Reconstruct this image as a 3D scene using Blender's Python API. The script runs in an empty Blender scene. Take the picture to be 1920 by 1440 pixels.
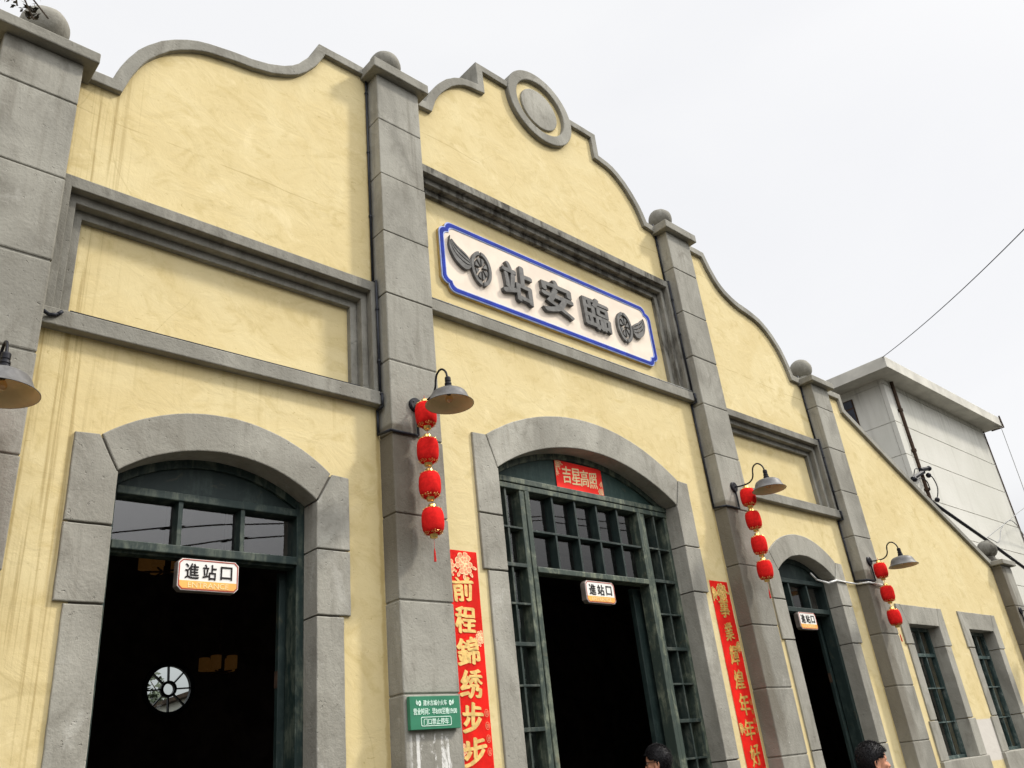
import bpy, bmesh, math, random
from mathutils import Vector, Matrix, noise
random.seed(7)
scene = bpy.context.scene
COL = scene.collection

# ------------------------------------------------------------------ camera, sky, sun, exposure
cam_data = bpy.data.cameras.new('camera')
cam = bpy.data.objects.new('camera', cam_data)
COL.objects.link(cam)
cam_data.sensor_fit = 'HORIZONTAL'
cam_data.sensor_width = 36.0
cam_data.lens = 1562.15 / 1920.0 * 36.0
cam_data.clip_start = 0.05
cam_data.clip_end = 3000.0
CAM_POS = Vector((-6.08835, -5.12763, 1.6))
RIGHT = Vector((0.73867254, -0.66636184, -0.10161092))
DOWN = Vector((0.22252506, 0.38335977, -0.89639159))
FWD = Vector((0.63627469, 0.63952888, 0.43145954))
m = Matrix.Identity(4)
for i in range(3):
    m[i][0] = RIGHT[i]
    m[i][1] = -DOWN[i]
    m[i][2] = -FWD[i]
    m[i][3] = CAM_POS[i]
cam.matrix_world = m
scene.camera = cam

TO_SUN = Vector((1.4, -1.0, 1.7)).normalized()
SUN_ELEV = math.asin(TO_SUN.z)
SUN_ROT = math.atan2(TO_SUN.x, TO_SUN.y)
world = bpy.data.worlds.new("World")
scene.world = world
world.use_nodes = True
nt = world.node_tree
nt.nodes.clear()
w_out = nt.nodes.new('ShaderNodeOutputWorld')
sky = nt.nodes.new('ShaderNodeTexSky')
sky.sky_type = 'NISHITA'
sky.sun_disc = False
sky.sun_elevation = SUN_ELEV
sky.sun_rotation = SUN_ROT
sky.dust_density = 4.0
bg1 = nt.nodes.new('ShaderNodeBackground')
bg1.inputs['Strength'].default_value = 0.10
nt.links.new(sky.outputs[0], bg1.inputs[0])
tc = nt.nodes.new('ShaderNodeTexCoord')
mp = nt.nodes.new('ShaderNodeMapping')
mp.inputs['Scale'].default_value = (1.0, 1.0, 2.2)
nz = nt.nodes.new('ShaderNodeTexNoise')
nz.inputs['Scale'].default_value = 1.9
nz.inputs['Detail'].default_value = 5.0
nz.inputs['Roughness'].default_value = 0.5
nz.inputs['Distortion'].default_value = 0.5
rp = nt.nodes.new('ShaderNodeValToRGB')
rp.color_ramp.elements[0].position = 0.3
rp.color_ramp.elements[0].color = (0.875, 0.88, 0.90, 1)
rp.color_ramp.elements[1].position = 0.62
rp.color_ramp.elements[1].color = (0.92, 0.922, 0.932, 1)
bg2 = nt.nodes.new('ShaderNodeBackground')
bg2.inputs['Strength'].default_value = 1.0
nt.links.new(tc.outputs['Generated'], mp.inputs[0])
nt.links.new(mp.outputs[0], nz.inputs['Vector'])
nt.links.new(nz.outputs[0], rp.inputs[0])
# bright lobe added to the sky, high behind the viewer, to light the facade
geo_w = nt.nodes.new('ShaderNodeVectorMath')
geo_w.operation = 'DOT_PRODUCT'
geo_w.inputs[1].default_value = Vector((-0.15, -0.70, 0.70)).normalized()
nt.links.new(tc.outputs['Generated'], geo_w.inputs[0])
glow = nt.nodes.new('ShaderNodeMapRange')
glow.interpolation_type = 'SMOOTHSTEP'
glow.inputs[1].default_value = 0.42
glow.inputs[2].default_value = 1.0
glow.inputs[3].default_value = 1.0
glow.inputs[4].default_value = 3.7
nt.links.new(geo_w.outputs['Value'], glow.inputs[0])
vm = nt.nodes.new('ShaderNodeVectorMath')
vm.operation = 'SCALE'
nt.links.new(rp.outputs[0], vm.inputs[0])
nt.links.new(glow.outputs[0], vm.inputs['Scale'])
nt.links.new(vm.outputs[0], bg2.inputs[0])
# sky dimmed just above the horizon so that soffits stay dark
sx_ = nt.nodes.new('ShaderNodeSeparateXYZ')
nt.links.new(tc.outputs['Generated'], sx_.inputs[0])
hz_ = nt.nodes.new('ShaderNodeMapRange')
hz_.interpolation_type = 'SMOOTHSTEP'
hz_.inputs[1].default_value = 0.0
hz_.inputs[2].default_value = 0.26
hz_.inputs[3].default_value = 0.35
hz_.inputs[4].default_value = 1.0
nt.links.new(sx_.outputs[2], hz_.inputs[0])
gm_ = nt.nodes.new('ShaderNodeMath')
gm_.operation = 'MULTIPLY'
back = nt.nodes.new('ShaderNodeMapRange')  # low sky behind the viewer is dimmed too, for darker undersides
back.interpolation_type = 'SMOOTHSTEP'
back.inputs[1].default_value = 0.02
back.inputs[2].default_value = -0.20
back.inputs[3].default_value = 0.0
back.inputs[4].default_value = 1.0
nt.links.new(sx_.outputs[1], back.inputs[0])
lowz = nt.nodes.new('ShaderNodeMapRange')
lowz.interpolation_type = 'SMOOTHSTEP'
lowz.inputs[1].default_value = 0.15
lowz.inputs[2].default_value = 0.62
lowz.inputs[3].default_value = 0.55
lowz.inputs[4].default_value = 0.0
nt.links.new(sx_.outputs[2], lowz.inputs[0])
bm_ = nt.nodes.new('ShaderNodeMath')
bm_.operation = 'MULTIPLY'
nt.links.new(back.outputs[0], bm_.inputs[0])
nt.links.new(lowz.outputs[0], bm_.inputs[1])
inv_ = nt.nodes.new('ShaderNodeMath')
inv_.operation = 'SUBTRACT'
inv_.inputs[0].default_value = 1.0
nt.links.new(bm_.outputs[0], inv_.inputs[1])
gm2_ = nt.nodes.new('ShaderNodeMath')
gm2_.operation = 'MULTIPLY'
nt.links.new(hz_.outputs[0], gm2_.inputs[0])
nt.links.new(inv_.outputs[0], gm2_.inputs[1])
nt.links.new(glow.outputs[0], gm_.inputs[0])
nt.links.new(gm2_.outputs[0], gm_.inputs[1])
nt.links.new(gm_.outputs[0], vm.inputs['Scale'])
mx = nt.nodes.new('ShaderNodeMixShader')
mx.inputs[0].default_value = 0.93
nt.links.new(bg1.outputs[0], mx.inputs[1])
nt.links.new(bg2.outputs[0], mx.inputs[2])
nt.links.new(mx.outputs[0], w_out.inputs[0])

sd = bpy.data.lights.new('sun', 'SUN')
sd.energy = 3.0
sd.angle = math.radians(6.0)
sd.color = (1.0, 0.95, 0.86)
sun = bpy.data.objects.new('sun', sd)
COL.objects.link(sun)
sun.rotation_euler = (-TO_SUN).to_track_quat('-Z', 'Y').to_euler()
sun.location = (20, -20, 30)

scene.view_settings.view_transform = 'Standard'
scene.view_settings.look = 'None'
scene.view_settings.exposure = 0.10
scene.view_settings.gamma = 1.0
scene.render.film_transparent = False


# ------------------------------------------------------------------ materials
class NB:
    def __init__(self, name, rough=0.85, metallic=0.0, spec=0.3):
        self.m = bpy.data.materials.new(name)
        self.m.use_nodes = True
        self.t = self.m.node_tree
        self.b = self.t.nodes['Principled BSDF']
        self.b.inputs['Roughness'].default_value = rough
        self.b.inputs['Metallic'].default_value = metallic
        self.b.inputs['Specular IOR Level'].default_value = spec
        self.tc = self.t.nodes.new('ShaderNodeTexCoord')

    def n(self, kind, **kw):
        x = self.t.nodes.new(kind)
        for k, v in kw.items():
            if k in x.inputs.keys():
                x.inputs[k].default_value = v
            else:
                setattr(x, k, v)
        return x

    def link(self, a, b):
        self.t.links.new(a, b)

    def noise(self, scale, detail=5, rough=0.55, dist=0.0, stretch=(1, 1, 1), seed=0.0):
        mp = self.n('ShaderNodeMapping')
        mp.inputs['Scale'].default_value = stretch
        mp.inputs['Location'].default_value = (seed, seed * .7, seed * .3)
        self.link(self.tc.outputs['Object'], mp.inputs[0])
        nz = self.n('ShaderNodeTexNoise')
        nz.inputs['Scale'].default_value = scale
        nz.inputs['Detail'].default_value = detail
        nz.inputs['Roughness'].default_value = rough
        nz.inputs['Distortion'].default_value = dist
        self.link(mp.outputs[0], nz.inputs['Vector'])
        return nz.outputs[0]

    def ramp(self, src, p0, p1, v0=0.0, v1=1.0):
        r = self.n('ShaderNodeMapRange')
        r.interpolation_type = 'SMOOTHSTEP'
        r.inputs[1].default_value = p0
        r.inputs[2].default_value = p1
        r.inputs[3].default_value = v0
        r.inputs[4].default_value = v1
        self.link(src, r.inputs[0])
        return r.outputs[0]

    def math(self, op, a, b=None):
        x = self.n('ShaderNodeMath')
        x.operation = op
        for i, s in enumerate((a, b)):
            if s is None:
                continue
            if isinstance(s, (int, float)):
                x.inputs[i].default_value = s
            else:
                self.link(s, x.inputs[i])
        return x.outputs[0]

    def mix(self, fac, a, b):
        x = self.n('ShaderNodeMix')
        x.data_type = 'RGBA'
        if isinstance(fac, (int, float)):
            x.inputs[0].default_value = fac
        else:
            self.link(fac, x.inputs[0])
        for i, s in ((6, a), (7, b)):
            if isinstance(s, tuple):
                x.inputs[i].default_value = (*s, 1)
            else:
                self.link(s, x.inputs[i])
        return x.outputs[2]

    def xyz(self):
        s = self.n('ShaderNodeSeparateXYZ')
        self.link(self.tc.outputs['Object'], s.inputs[0])
        return s.outputs

    def color(self, c):
        if isinstance(c, tuple):
            self.b.inputs['Base Color'].default_value = (*c, 1)
        else:
            self.link(c, self.b.inputs['Base Color'])

    def bump(self, h, strength=0.3, dist=0.02):
        bp = self.n('ShaderNodeBump')
        bp.inputs['Strength'].default_value = strength
        bp.inputs['Distance'].default_value = dist
        self.link(h, bp.inputs['Height'])
        self.link(bp.outputs[0], self.b.inputs['Normal'])


def band(nb, src, a, b, soft):
    lo = nb.ramp(src, a - soft, a + soft)
    hi = nb.ramp(src, b - soft, b + soft, 1.0, 0.0)
    return nb.math('MULTIPLY', lo, hi)


def mat_stucco():
    nb = NB('yellow_stucco', 0.9, spec=0.2)
    big = nb.noise(0.9, 4, 0.6, 1.2)
    mid = nb.noise(3.6, 7, 0.68, 1.1, (1, 1, 1.25), 3.1)
    fine = nb.noise(17, 4, 0.7, 0.5, (1, 1, 1), 5.0)
    c = nb.mix(nb.ramp(big, 0.35, 0.7), (0.60, 0.487, 0.252), (0.645, 0.54, 0.30))
    c = nb.mix(nb.ramp(mid, 0.48, 0.72, 0, 0.55), c, (0.47, 0.365, 0.155))
    c = nb.mix(nb.ramp(fine, 0.60, 0.80, 0, 0.22), c, (0.55, 0.43, 0.20))
    lt = nb.noise(2.3, 7, 0.7, 0.9, (1, 1, 1), 11.0)
    c = nb.mix(nb.ramp(lt, 0.55, 0.72, 0, 0.55), c, (0.73, 0.62, 0.37))
    # trowel scars: thin dark chips
    sc = nb.noise(9.0, 2, 0.5, 3.5, (1, 1, 2.2), 21.0)
    c = nb.mix(nb.ramp(sc, 0.70, 0.745, 0, 0.55), c, (0.36, 0.265, 0.10))
    # hairline cracks, and a ragged dirty line where paint was cut in along the pilasters
    cr = nb.noise(0.55, 2, 0.5, 0.2, (1, 1, 1), 61.0)
    ck = nb.ramp(nb.math('ABSOLUTE', nb.math('SUBTRACT', cr, 0.5)), 0.0, 0.0022, 1.0, 0.0)
    ck = nb.math('MULTIPLY', ck, nb.ramp(nb.noise(0.7, 2, .5, 0, (1, 1, 1), 67.0), 0.52, 0.60))
    c = nb.mix(nb.math('MULTIPLY', ck, 0.28), c, (0.33, 0.25, 0.10))
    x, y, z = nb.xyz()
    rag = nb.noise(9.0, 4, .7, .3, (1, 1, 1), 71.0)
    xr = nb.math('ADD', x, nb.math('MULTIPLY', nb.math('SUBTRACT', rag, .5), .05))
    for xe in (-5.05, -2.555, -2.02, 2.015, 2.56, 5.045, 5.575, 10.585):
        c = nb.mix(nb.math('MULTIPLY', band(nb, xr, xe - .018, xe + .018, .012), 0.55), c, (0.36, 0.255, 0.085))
    wob = nb.noise(1.4, 2, 0.5, 0, (1, 1, 1), 2.0)
    zz = nb.math('ADD', z, nb.math('MULTIPLY', wob, 0.10))
    for z0 in (6.32, 7.78):
        l = band(nb, zz, z0, z0 + 0.010, 0.004)
        l = nb.math('MULTIPLY', l, nb.ramp(nb.noise(2.0, 3, .6, 0, (1, 1, 1), 31 + z0), 0.42, 0.55, 0, 0.5))
        c = nb.mix(l, c, (0.36, 0.27, 0.11))
    # drip stains by the left pilaster
    st = nb.noise(1.0, 4, 0.6, 0.0, (26, 1, 0.55), 7.0)
    st2 = nb.noise(1.0, 3, 0.6, 0.0, (55, 1, 0.9), 17.0)
    near = band(nb, x, -5.2, -4.72, 0.10)
    low = nb.ramp(z, 1.0, 3.2, 0.55, 1.0)
    m1 = nb.math('MULTIPLY', nb.ramp(st, 0.50, 0.64), near)
    m1 = nb.math('MULTIPLY', m1, low)
    c = nb.mix(nb.math('MULTIPLY', m1, 0.55), c, (0.27, 0.185, 0.055))
    m2 = nb.math('MULTIPLY', nb.ramp(st2, 0.52, 0.7), band(nb, x, -5.1, -4.55, 0.12))
    c = nb.mix(nb.math('MULTIPLY', m2, 0.22), c, (0.30, 0.21, 0.07))
    # faint runs below the sills
    for (za, zb, xa, xb) in ((3.9, 4.47, -5.1, -2.5), (5.1, 5.58, -2.1, 2.1), (3.9, 4.47, 2.5, 5.1)):
        mk = nb.math('MULTIPLY', nb.ramp(z, za, zb), nb.math('MULTIPLY', band(nb, x, xa, xb, .02), nb.ramp(z, zb, zb + .02, 1, 0)))
        mk = nb.math('MULTIPLY', mk, nb.ramp(st, 0.50, 0.75))
        c = nb.mix(nb.math('MULTIPLY', mk, 0.32), c, (0.38, 0.28, 0.10))
    # grey primer patch between the two right windows
    pt = nb.math('MULTIPLY', band(nb, x, 7.45, 8.40, .01), band(nb, nb.math('ADD', z, nb.math('MULTIPLY', wob, .06)), 1.24, 1.80, .012))
    c = nb.mix(nb.math('MULTIPLY', pt, 0.92), c, (0.56, 0.53, 0.49))
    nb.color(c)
    h = nb.math('ADD', nb.math('MULTIPLY', nb.noise(3.2, 6, 0.6, 1.4, (1, 1, 1.2), 4.0), 1.0), nb.math('MULTIPLY', fine, 0.30))
    nb.bump(h, 0.30, 0.022)
    return nb.m


def mat_concrete(name, stain=0.0, tone=1.0, seed=0.0, grime=0.35, runs=False):
    nb = NB(name, 0.9, spec=0.2)
    big = nb.noise(1.3, 5, 0.62, 0.8, (1, 1, 0.7), seed)
    mid = nb.noise(4.5, 6, 0.65, 1.0, (1, 1, 0.55), seed + 9)
    st = nb.noise(1.0, 4, 0.6, 0.2, (13, 13, 0.9), seed + 4)
    fine = nb.noise(42, 3, 0.7, 0.0, (1, 1, 1), seed + 2)
    a = tuple(v * tone for v in (0.215, 0.206, 0.176))
    b = tuple(v * tone for v in (0.325, 0.313, 0.270))
    d = tuple(v * tone for v in (0.135, 0.124, 0.100))
    c = nb.mix(nb.ramp(big, 0.34, 0.66), a, b)
    c = nb.mix(nb.ramp(mid, 0.50, 0.75, 0, 0.6), c, d)
    c = nb.mix(nb.ramp(st, 0.50, 0.78, 0, grime), c, (0.12, 0.105, 0.08))
    wh = nb.noise(3.0, 5, 0.7, 1.5, (1, 1, 0.6), seed + 14)
    c = nb.mix(nb.ramp(wh, 0.58, 0.76, 0, 0.5), c, tuple(v * tone for v in (0.46, 0.448, 0.405)))
    c = nb.mix(nb.ramp(fine, 0.58, 0.75, 0, 0.25), c, (0.10, 0.095, 0.08))
    gi = nb.n('ShaderNodeNewGeometry')
    c = nb.mix(nb.ramp(gi.outputs['Random Per Island'], 0.0, 1.0, 0.0, 0.30), c, tuple(v * tone for v in (0.15, 0.14, 0.115)))
    if stain > 0:
        s1 = nb.noise(1.0, 5, 0.65, 0.3, (7.0, 7.0, 2.2), seed + 20)
        s2 = nb.noise(1.0, 4, 0.6, 0.0, (24, 24, 3.0), seed + 25)
        k = nb.math('MULTIPLY', nb.ramp(s1, 0.42, 0.62), nb.ramp(s2, 0.30, 0.58, 0.35, 1.0))
        c = nb.mix(nb.math('MULTIPLY', k, stain), c, (0.028, 0.024, 0.018))
    if runs:
        x, y, z = nb.xyz()
        wv = nb.noise(1.0, 5, 0.65, 0.6, (3.5, 3.5, 1.1), seed + 30)
        xw = nb.math('ADD', x, nb.math('MULTIPLY', wv, 0.34))
        for xa, z0, z1, z2, k_ in ((-2.54, 2.75, 3.4, 4.25, .75), (2.03, 1.2, 2.2, 4.25, .6), (5.06, 1.0, 2.0, 3.7, .6), (10.6, 1.5, 2.2, 4.2, .7)):
            mk = nb.math('MULTIPLY', nb.ramp(xw, xa + .30, xa + .42, 1, 0), nb.ramp(x, xa - .05, xa - .04))
            mk = nb.math('MULTIPLY', mk, nb.math('MULTIPLY', nb.ramp(z, z0, z1), nb.ramp(z, z2, z2 + .03, 1, 0)))
            c = nb.mix(nb.math('MULTIPLY', mk, k_), c, (0.105, 0.088, 0.062))
        # white remains of a torn-off poster under the green notice
        p1 = nb.noise(1.0, 6, 0.75, 0.5, (16, 16, 7), seed + 40)
        p2 = band(nb, nb.noise(1.0, 2, 0.5, 0, (9, 1, .2), seed + 44), .50, .56, .015)
        mk = nb.math('MULTIPLY', band(nb, x, -2.49, -2.15, .03), nb.ramp(z, 1.955, 1.985, 1, 0))
        mk = nb.math('MULTIPLY', mk, nb.ramp(nb.math('ADD', p1, nb.math('MULTIPLY', p2, .14)), .52, .62, 0, .85))
        c = nb.mix(mk, c, (0.70, 0.69, 0.66))
        mk = nb.math('MULTIPLY', band(nb, x, 2.12, 2.40, .03), band(nb, z, 1.58, 2.05, .03))
        mk = nb.math('MULTIPLY', mk, nb.ramp(p1, .62, .68, 0, .8))
        c = nb.mix(mk, c, (0.66, 0.65, 0.62))
    nb.color(c)
    h = nb.math('ADD', mid, nb.math('MULTIPLY', fine, 0.5))
    pit = nb.ramp(nb.noise(26, 3, .6, .2, (1, 1, 1), seed + 50), .66, .74, 0, 1)
    h = nb.math('SUBTRACT', h, nb.math('MULTIPLY', pit, .8))
    nb.bump(h, 0.6, 0.014)
    return nb.m


def mat_wood(name, base, worn, amount, seed=0.0):
    nb = NB(name, 0.6, spec=0.35)
    g = nb.noise(1.0, 5, 0.65, 0.3, (18, 18, 1.6), seed)
    g2 = nb.noise(1.0, 4, 0.6, 0.3, (2.0, 18, 18), seed + 3)
    p = nb.noise(3.0, 5, 0.7, 0.5, (1, 1, 1), seed + 6)
    iso = nb.noise(11.0, 6, 0.72, 0.6, (1, 1, 0.6), seed + 5)
    k = nb.math('MULTIPLY', nb.ramp(nb.math('ADD', nb.math('MULTIPLY', g, .45), nb.math('MULTIPLY', iso, .55)), 0.44, 0.60), nb.ramp(p, 0.36, 0.60))
    c = nb.mix(nb.math('MULTIPLY', k, amount), base, worn)
    br = nb.noise(5.0, 5, 0.7, 0.8, (1, 1, 1), seed + 12)
    c = nb.mix(nb.ramp(br, 0.60, 0.74, 0, amount * 0.55), c, (0.17, 0.13, 0.065))
    nb.color(c)
    nb.bump(nb.math('ADD', g, g2), 0.35, 0.006)
    return nb.m


def mat_plain(name, col, rough=0.6, metallic=0.0, var=0.15, scale=12.0, bump=0.0, spec=0.18):
    nb = NB(name, rough, metallic, spec)
    nzz = nb.noise(scale, 4, 0.6, 0.4)
    d = tuple(v * (1 - var) for v in col)
    l = tuple(min(1.0, v * (1 + var)) for v in col)
    nb.color(nb.mix(nb.ramp(nzz, 0.35, 0.65), d, l))
    if bump:
        nb.bump(nb.noise(scale * 3, 4, 0.6, 0.2), bump, 0.004)
    return nb.m


def mat_glass(name, tint=(0.93, 0.96, 0.95)):
    mt = bpy.data.materials.new(name)
    mt.use_nodes = True
    t = mt.node_tree
    t.nodes.clear()
    o = t.nodes.new('ShaderNodeOutputMaterial')
    fr = t.nodes.new('ShaderNodeFresnel')
    fr.inputs[0].default_value = 2.2
    geo = t.nodes.new('ShaderNodeNewGeometry')
    inv = t.nodes.new('ShaderNodeMath')
    inv.operation = 'SUBTRACT'
    inv.inputs[0].default_value = 1.0
    t.links.new(geo.outputs['Backfacing'], inv.inputs[1])
    mul = t.nodes.new('ShaderNodeMath')
    mul.operation = 'MULTIPLY'
    t.links.new(fr.outputs[0], mul.inputs[0])
    t.links.new(inv.outputs[0], mul.inputs[1])
    tr = t.nodes.new('ShaderNodeBsdfTransparent')
    tr.inputs[0].default_value = (*tint, 1)
    gl = t.nodes.new('ShaderNodeBsdfGlossy')
    gl.inputs['Roughness'].default_value = 0.01
    tcn = t.nodes.new('ShaderNodeTexCoord')
    nz = t.nodes.new('ShaderNodeTexNoise')
    nz.inputs['Scale'].default_value = 1.2
    bp = t.nodes.new('ShaderNodeBump')
    bp.inputs['Strength'].default_value = 0.02
    bp.inputs['Distance'].default_value = 0.004
    t.links.new(tcn.outputs['Object'], nz.inputs['Vector'])
    t.links.new(nz.outputs[0], bp.inputs['Height'])
    t.links.new(bp.outputs[0], gl.inputs['Normal'])
    mxx = t.nodes.new('ShaderNodeMixShader')
    t.links.new(mul.outputs[0], mxx.inputs[0])
    t.links.new(tr.outputs[0], mxx.inputs[1])
    t.links.new(gl.outputs[0], mxx.inputs[2])
    t.links.new(mxx.outputs[0], o.inputs[0])
    return mt


def mat_emit(name, col, strength, base):
    nb = NB(name, 0.6)
    g = nb.noise(9, 4, .6, .3)
    nb.color(nb.mix(nb.ramp(g, .35, .65), tuple(v * .7 for v in base), base))
    nb.b.inputs['Emission Color'].default_value = (*col, 1)
    nb.b.inputs['Emission Strength'].default_value = strength
    return nb.m


def mat_leaf(name, a, b):
    nb = NB(name, 0.6, spec=0.3)
    g = nb.noise(1.3, 3, .6, .2)
    g2 = nb.noise(14, 2, .6, .2)
    c = nb.mix(nb.ramp(g, .35, .65), a, b)
    c = nb.mix(nb.ramp(g2, .4, .7, 0, .5), c, tuple(v * .5 for v in a))
    nb.color(c)
    return nb.m


def mat_far_wall():
    nb = NB('grey_render', 0.9, spec=0.2)
    x, y, z = nb.xyz()
    g = nb.noise(0.25, 5, .6, .6, (1, 1, 1), 2)
    g2 = nb.noise(1.0, 4, .6, .2, (3, 3, .25), 5)
    c = nb.mix(nb.ramp(g, .3, .7), (0.53, 0.52, 0.46), (0.61, 0.595, 0.54))
    c = nb.mix(nb.ramp(g2, .5, .8, 0, .35), c, (0.30, 0.285, 0.24))
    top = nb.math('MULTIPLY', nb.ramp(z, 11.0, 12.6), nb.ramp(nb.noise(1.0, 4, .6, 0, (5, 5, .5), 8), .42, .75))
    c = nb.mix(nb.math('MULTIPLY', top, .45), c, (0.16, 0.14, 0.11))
    nb.color(c)
    nb.bump(nb.noise(8, 5, .6, .3), .25, .02)
    return nb.m


M = {}
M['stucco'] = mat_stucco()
M['concrete'] = mat_concrete('grey_concrete_render')
M['pilaster'] = mat_concrete('grey_pilaster_render', 0.0, 1.06, 33.0, 0.42, True)
M['surround'] = mat_concrete('grey_surround_render', 0.0, 1.18, 51.0, 0.30)
M['mould'] = mat_concrete('mould_stained_render', 0.85, 0.85, 71.0)
M['band'] = mat_concrete('weathered_band_render', 0.22, 0.85, 91.0)
M['green'] = mat_wood('dark_green_paint', (0.009, 0.020, 0.018), (0.050, 0.072, 0.062), 0.45)
M['green_worn'] = mat_wood('worn_green_paint', (0.034, 0.050, 0.040), (0.24, 0.26, 0.18), 0.62, 8.0)
M['glass'] = mat_glass('window_glass')
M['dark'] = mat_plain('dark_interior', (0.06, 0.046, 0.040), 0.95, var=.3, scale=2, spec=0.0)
M['black_metal'] = mat_plain('black_iron', (0.016, 0.016, 0.020), 0.45, 0.3, .2, 20, .1)
M['shade_grey'] = mat_plain('grey_enamel', (0.135, 0.132, 0.130), 0.5, 0.1, .18, 14, .05)
M['enamel'] = mat_plain('cream_enamel', (0.60, 0.50, 0.30), 0.45, 0.0, .06, 8)
M['pipe'] = mat_plain('dark_conduit', (0.022, 0.024, 0.030), 0.5, 0.1, .25, 18)
M['pipe_grey'] = mat_plain('grey_conduit', (0.30, 0.30, 0.29), 0.6, 0.0, .2, 18)
M['white_pipe'] = mat_plain('white_conduit', (0.72, 0.71, 0.68), 0.55, 0.0, .1, 18)
M['red'] = mat_plain('red_velvet', (0.66, 0.018, 0.016), 0.95, 0.0, .12, 25, .12, 0.05)
M['gold'] = mat_plain('gold_plastic', (0.83, 0.58, 0.20), 0.28, 0.9, .12, 30)
M['tassel'] = mat_plain('red_thread', (0.62, 0.025, 0.02), 0.8, 0.0, .2, 60)
M['paper'] = mat_plain('red_paper', (0.92, 0.034, 0.024), 0.55, 0.0, .09, 4, .6, .12)
M['gilt'] = mat_plain('gilt_print', (0.78, 0.53, 0.19), 0.5, 0.25, .16, 22)
M['gilt_dark'] = mat_plain('dull_gilt_print', (0.56, 0.33, 0.085), 0.5, 0.25, .2, 22)
M['petal'] = mat_plain('pink_print', (0.80, 0.30, 0.17), 0.6, 0.0, .2, 30)
M['petal_light'] = mat_plain('cream_print', (0.86, 0.66, 0.36), 0.6, 0.0, .1, 30)
M['cream'] = mat_plain('cream_plaster', (0.74, 0.64, 0.53), 0.85, 0.0, .06, 3, .12, .2)
M['ochre'] = mat_plain('ochre_plaster', (0.50, 0.36, 0.14), 0.85, 0.0, .2, 6, .1, .2)
M['blue'] = mat_plain('blue_paint', (0.008, 0.028, 0.27), 0.8, 0.0, .22, 7, .05)
M['pale_blue'] = mat_plain('pale_blue_paint', (0.30, 0.37, 0.66), 0.6, 0.0, .12, 9)
M['letter'] = mat_plain('dark_grey_paint', (0.125, 0.122, 0.116), 0.7, 0.0, .22, 15, .2)
M['white'] = mat_plain('white_board', (0.78, 0.76, 0.71), 0.45, 0.0, .03, 4)
M['orange'] = mat_plain('orange_print', (0.80, 0.42, 0.11), 0.5, 0.0, .06, 6)
M['pale_orange'] = mat_plain('pale_orange_print', (0.88, 0.66, 0.34), 0.5, 0.0, .05, 6)
M['red_line'] = mat_plain('brick_red_print', (0.40, 0.06, 0.035), 0.5, 0.0, .1, 6)
M['black_ink'] = mat_plain('black_print', (0.016, 0.013, 0.012), 0.6, 0.0, .2, 10)
M['board_side'] = mat_plain('grey_board_edge', (0.16, 0.135, 0.115), 0.6, 0.0, .2, 10)
M['notice'] = mat_plain('green_notice', (0.040, 0.185, 0.105), 0.5, 0.0, .07, 6)
M['mint'] = mat_plain('mint_print', (0.66, 0.82, 0.72), 0.5, 0.0, .05, 6)
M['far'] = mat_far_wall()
M['far_roof'] = mat_plain('roof_slab_render', (0.54, 0.52, 0.46), 0.9, 0.0, .14, .8, .2, .2)
M['rust'] = mat_plain('rusty_iron', (0.055, 0.034, 0.022), 0.8, 0.0, .35, 9, .2)
M['joint'] = mat_plain('dark_joint', (0.10, 0.09, 0.075), 0.9, 0.0, .2, 9)
M['ground'] = mat_concrete('paving_concrete', 0.0, 0.26, 5.0, 0.2)
M['asphalt'] = mat_plain('asphalt', (0.055, 0.055, 0.055), 0.9, 0.0, .25, 8, .4, .2)
M['leaf'] = mat_leaf('leaf_green', (0.035, 0.060, 0.020), (0.075, 0.105, 0.040))
M['leaf_dark'] = mat_leaf('leaf_dark', (0.030, 0.022, 0.016), (0.05, 0.042, 0.022))
M['leaf_far'] = mat_leaf('leaf_pale', (0.085, 0.105, 0.065), (0.12, 0.135, 0.09))
M['bark'] = mat_plain('bark', (0.085, 0.065, 0.048), 0.9, 0.0, .35, 9, .6, .2)
M['skin'] = mat_plain('skin', (0.52, 0.25, 0.155), 0.55, 0.0, .08, 18)
M['hair'] = mat_plain('black_hair', (0.010, 0.009, 0.010), 0.55, 0.0, .3, 90, .6)
M['shirt_dark'] = mat_plain('dark_cloth', (0.03, 0.032, 0.045), 0.9, 0.0, .2, 40, .3)
M['shirt_grey'] = mat_plain('grey_cloth', (0.20, 0.20, 0.22), 0.9, 0.0, .2, 40, .3)
M['denim'] = mat_plain('denim', (0.03, 0.045, 0.09), 0.9, 0.0, .25, 40, .3)
M['amber'] = mat_emit('amber_shade', (1.0, 0.45, 0.10), 0.018, (0.17, 0.088, 0.030))
M['bulb'] = mat_glass('bulb_glass', (0.95, 0.80, 0.60))


# ------------------------------------------------------------------ helpers
def tag(o, label=None, cat=None, group=None, kind=None):
    if label:
        o['label'] = label
    if cat:
        o['category'] = cat
    if group:
        o['group'] = group
    if kind:
        o['kind'] = kind
    return o


def root(name, loc, label, cat, group=None):
    o = bpy.data.objects.new(name, None)
    o.empty_display_size = 0.1
    o.location = loc
    COL.objects.link(o)
    return tag(o, label, cat, group)


def chain_inverse(o):
    """translation that undoes the parent's place, so a child built in world coordinates stays put"""
    t = Vector((0, 0, 0))
    p = o
    while p is not None:
        t += p.location
        p = p.parent
    return t


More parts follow.
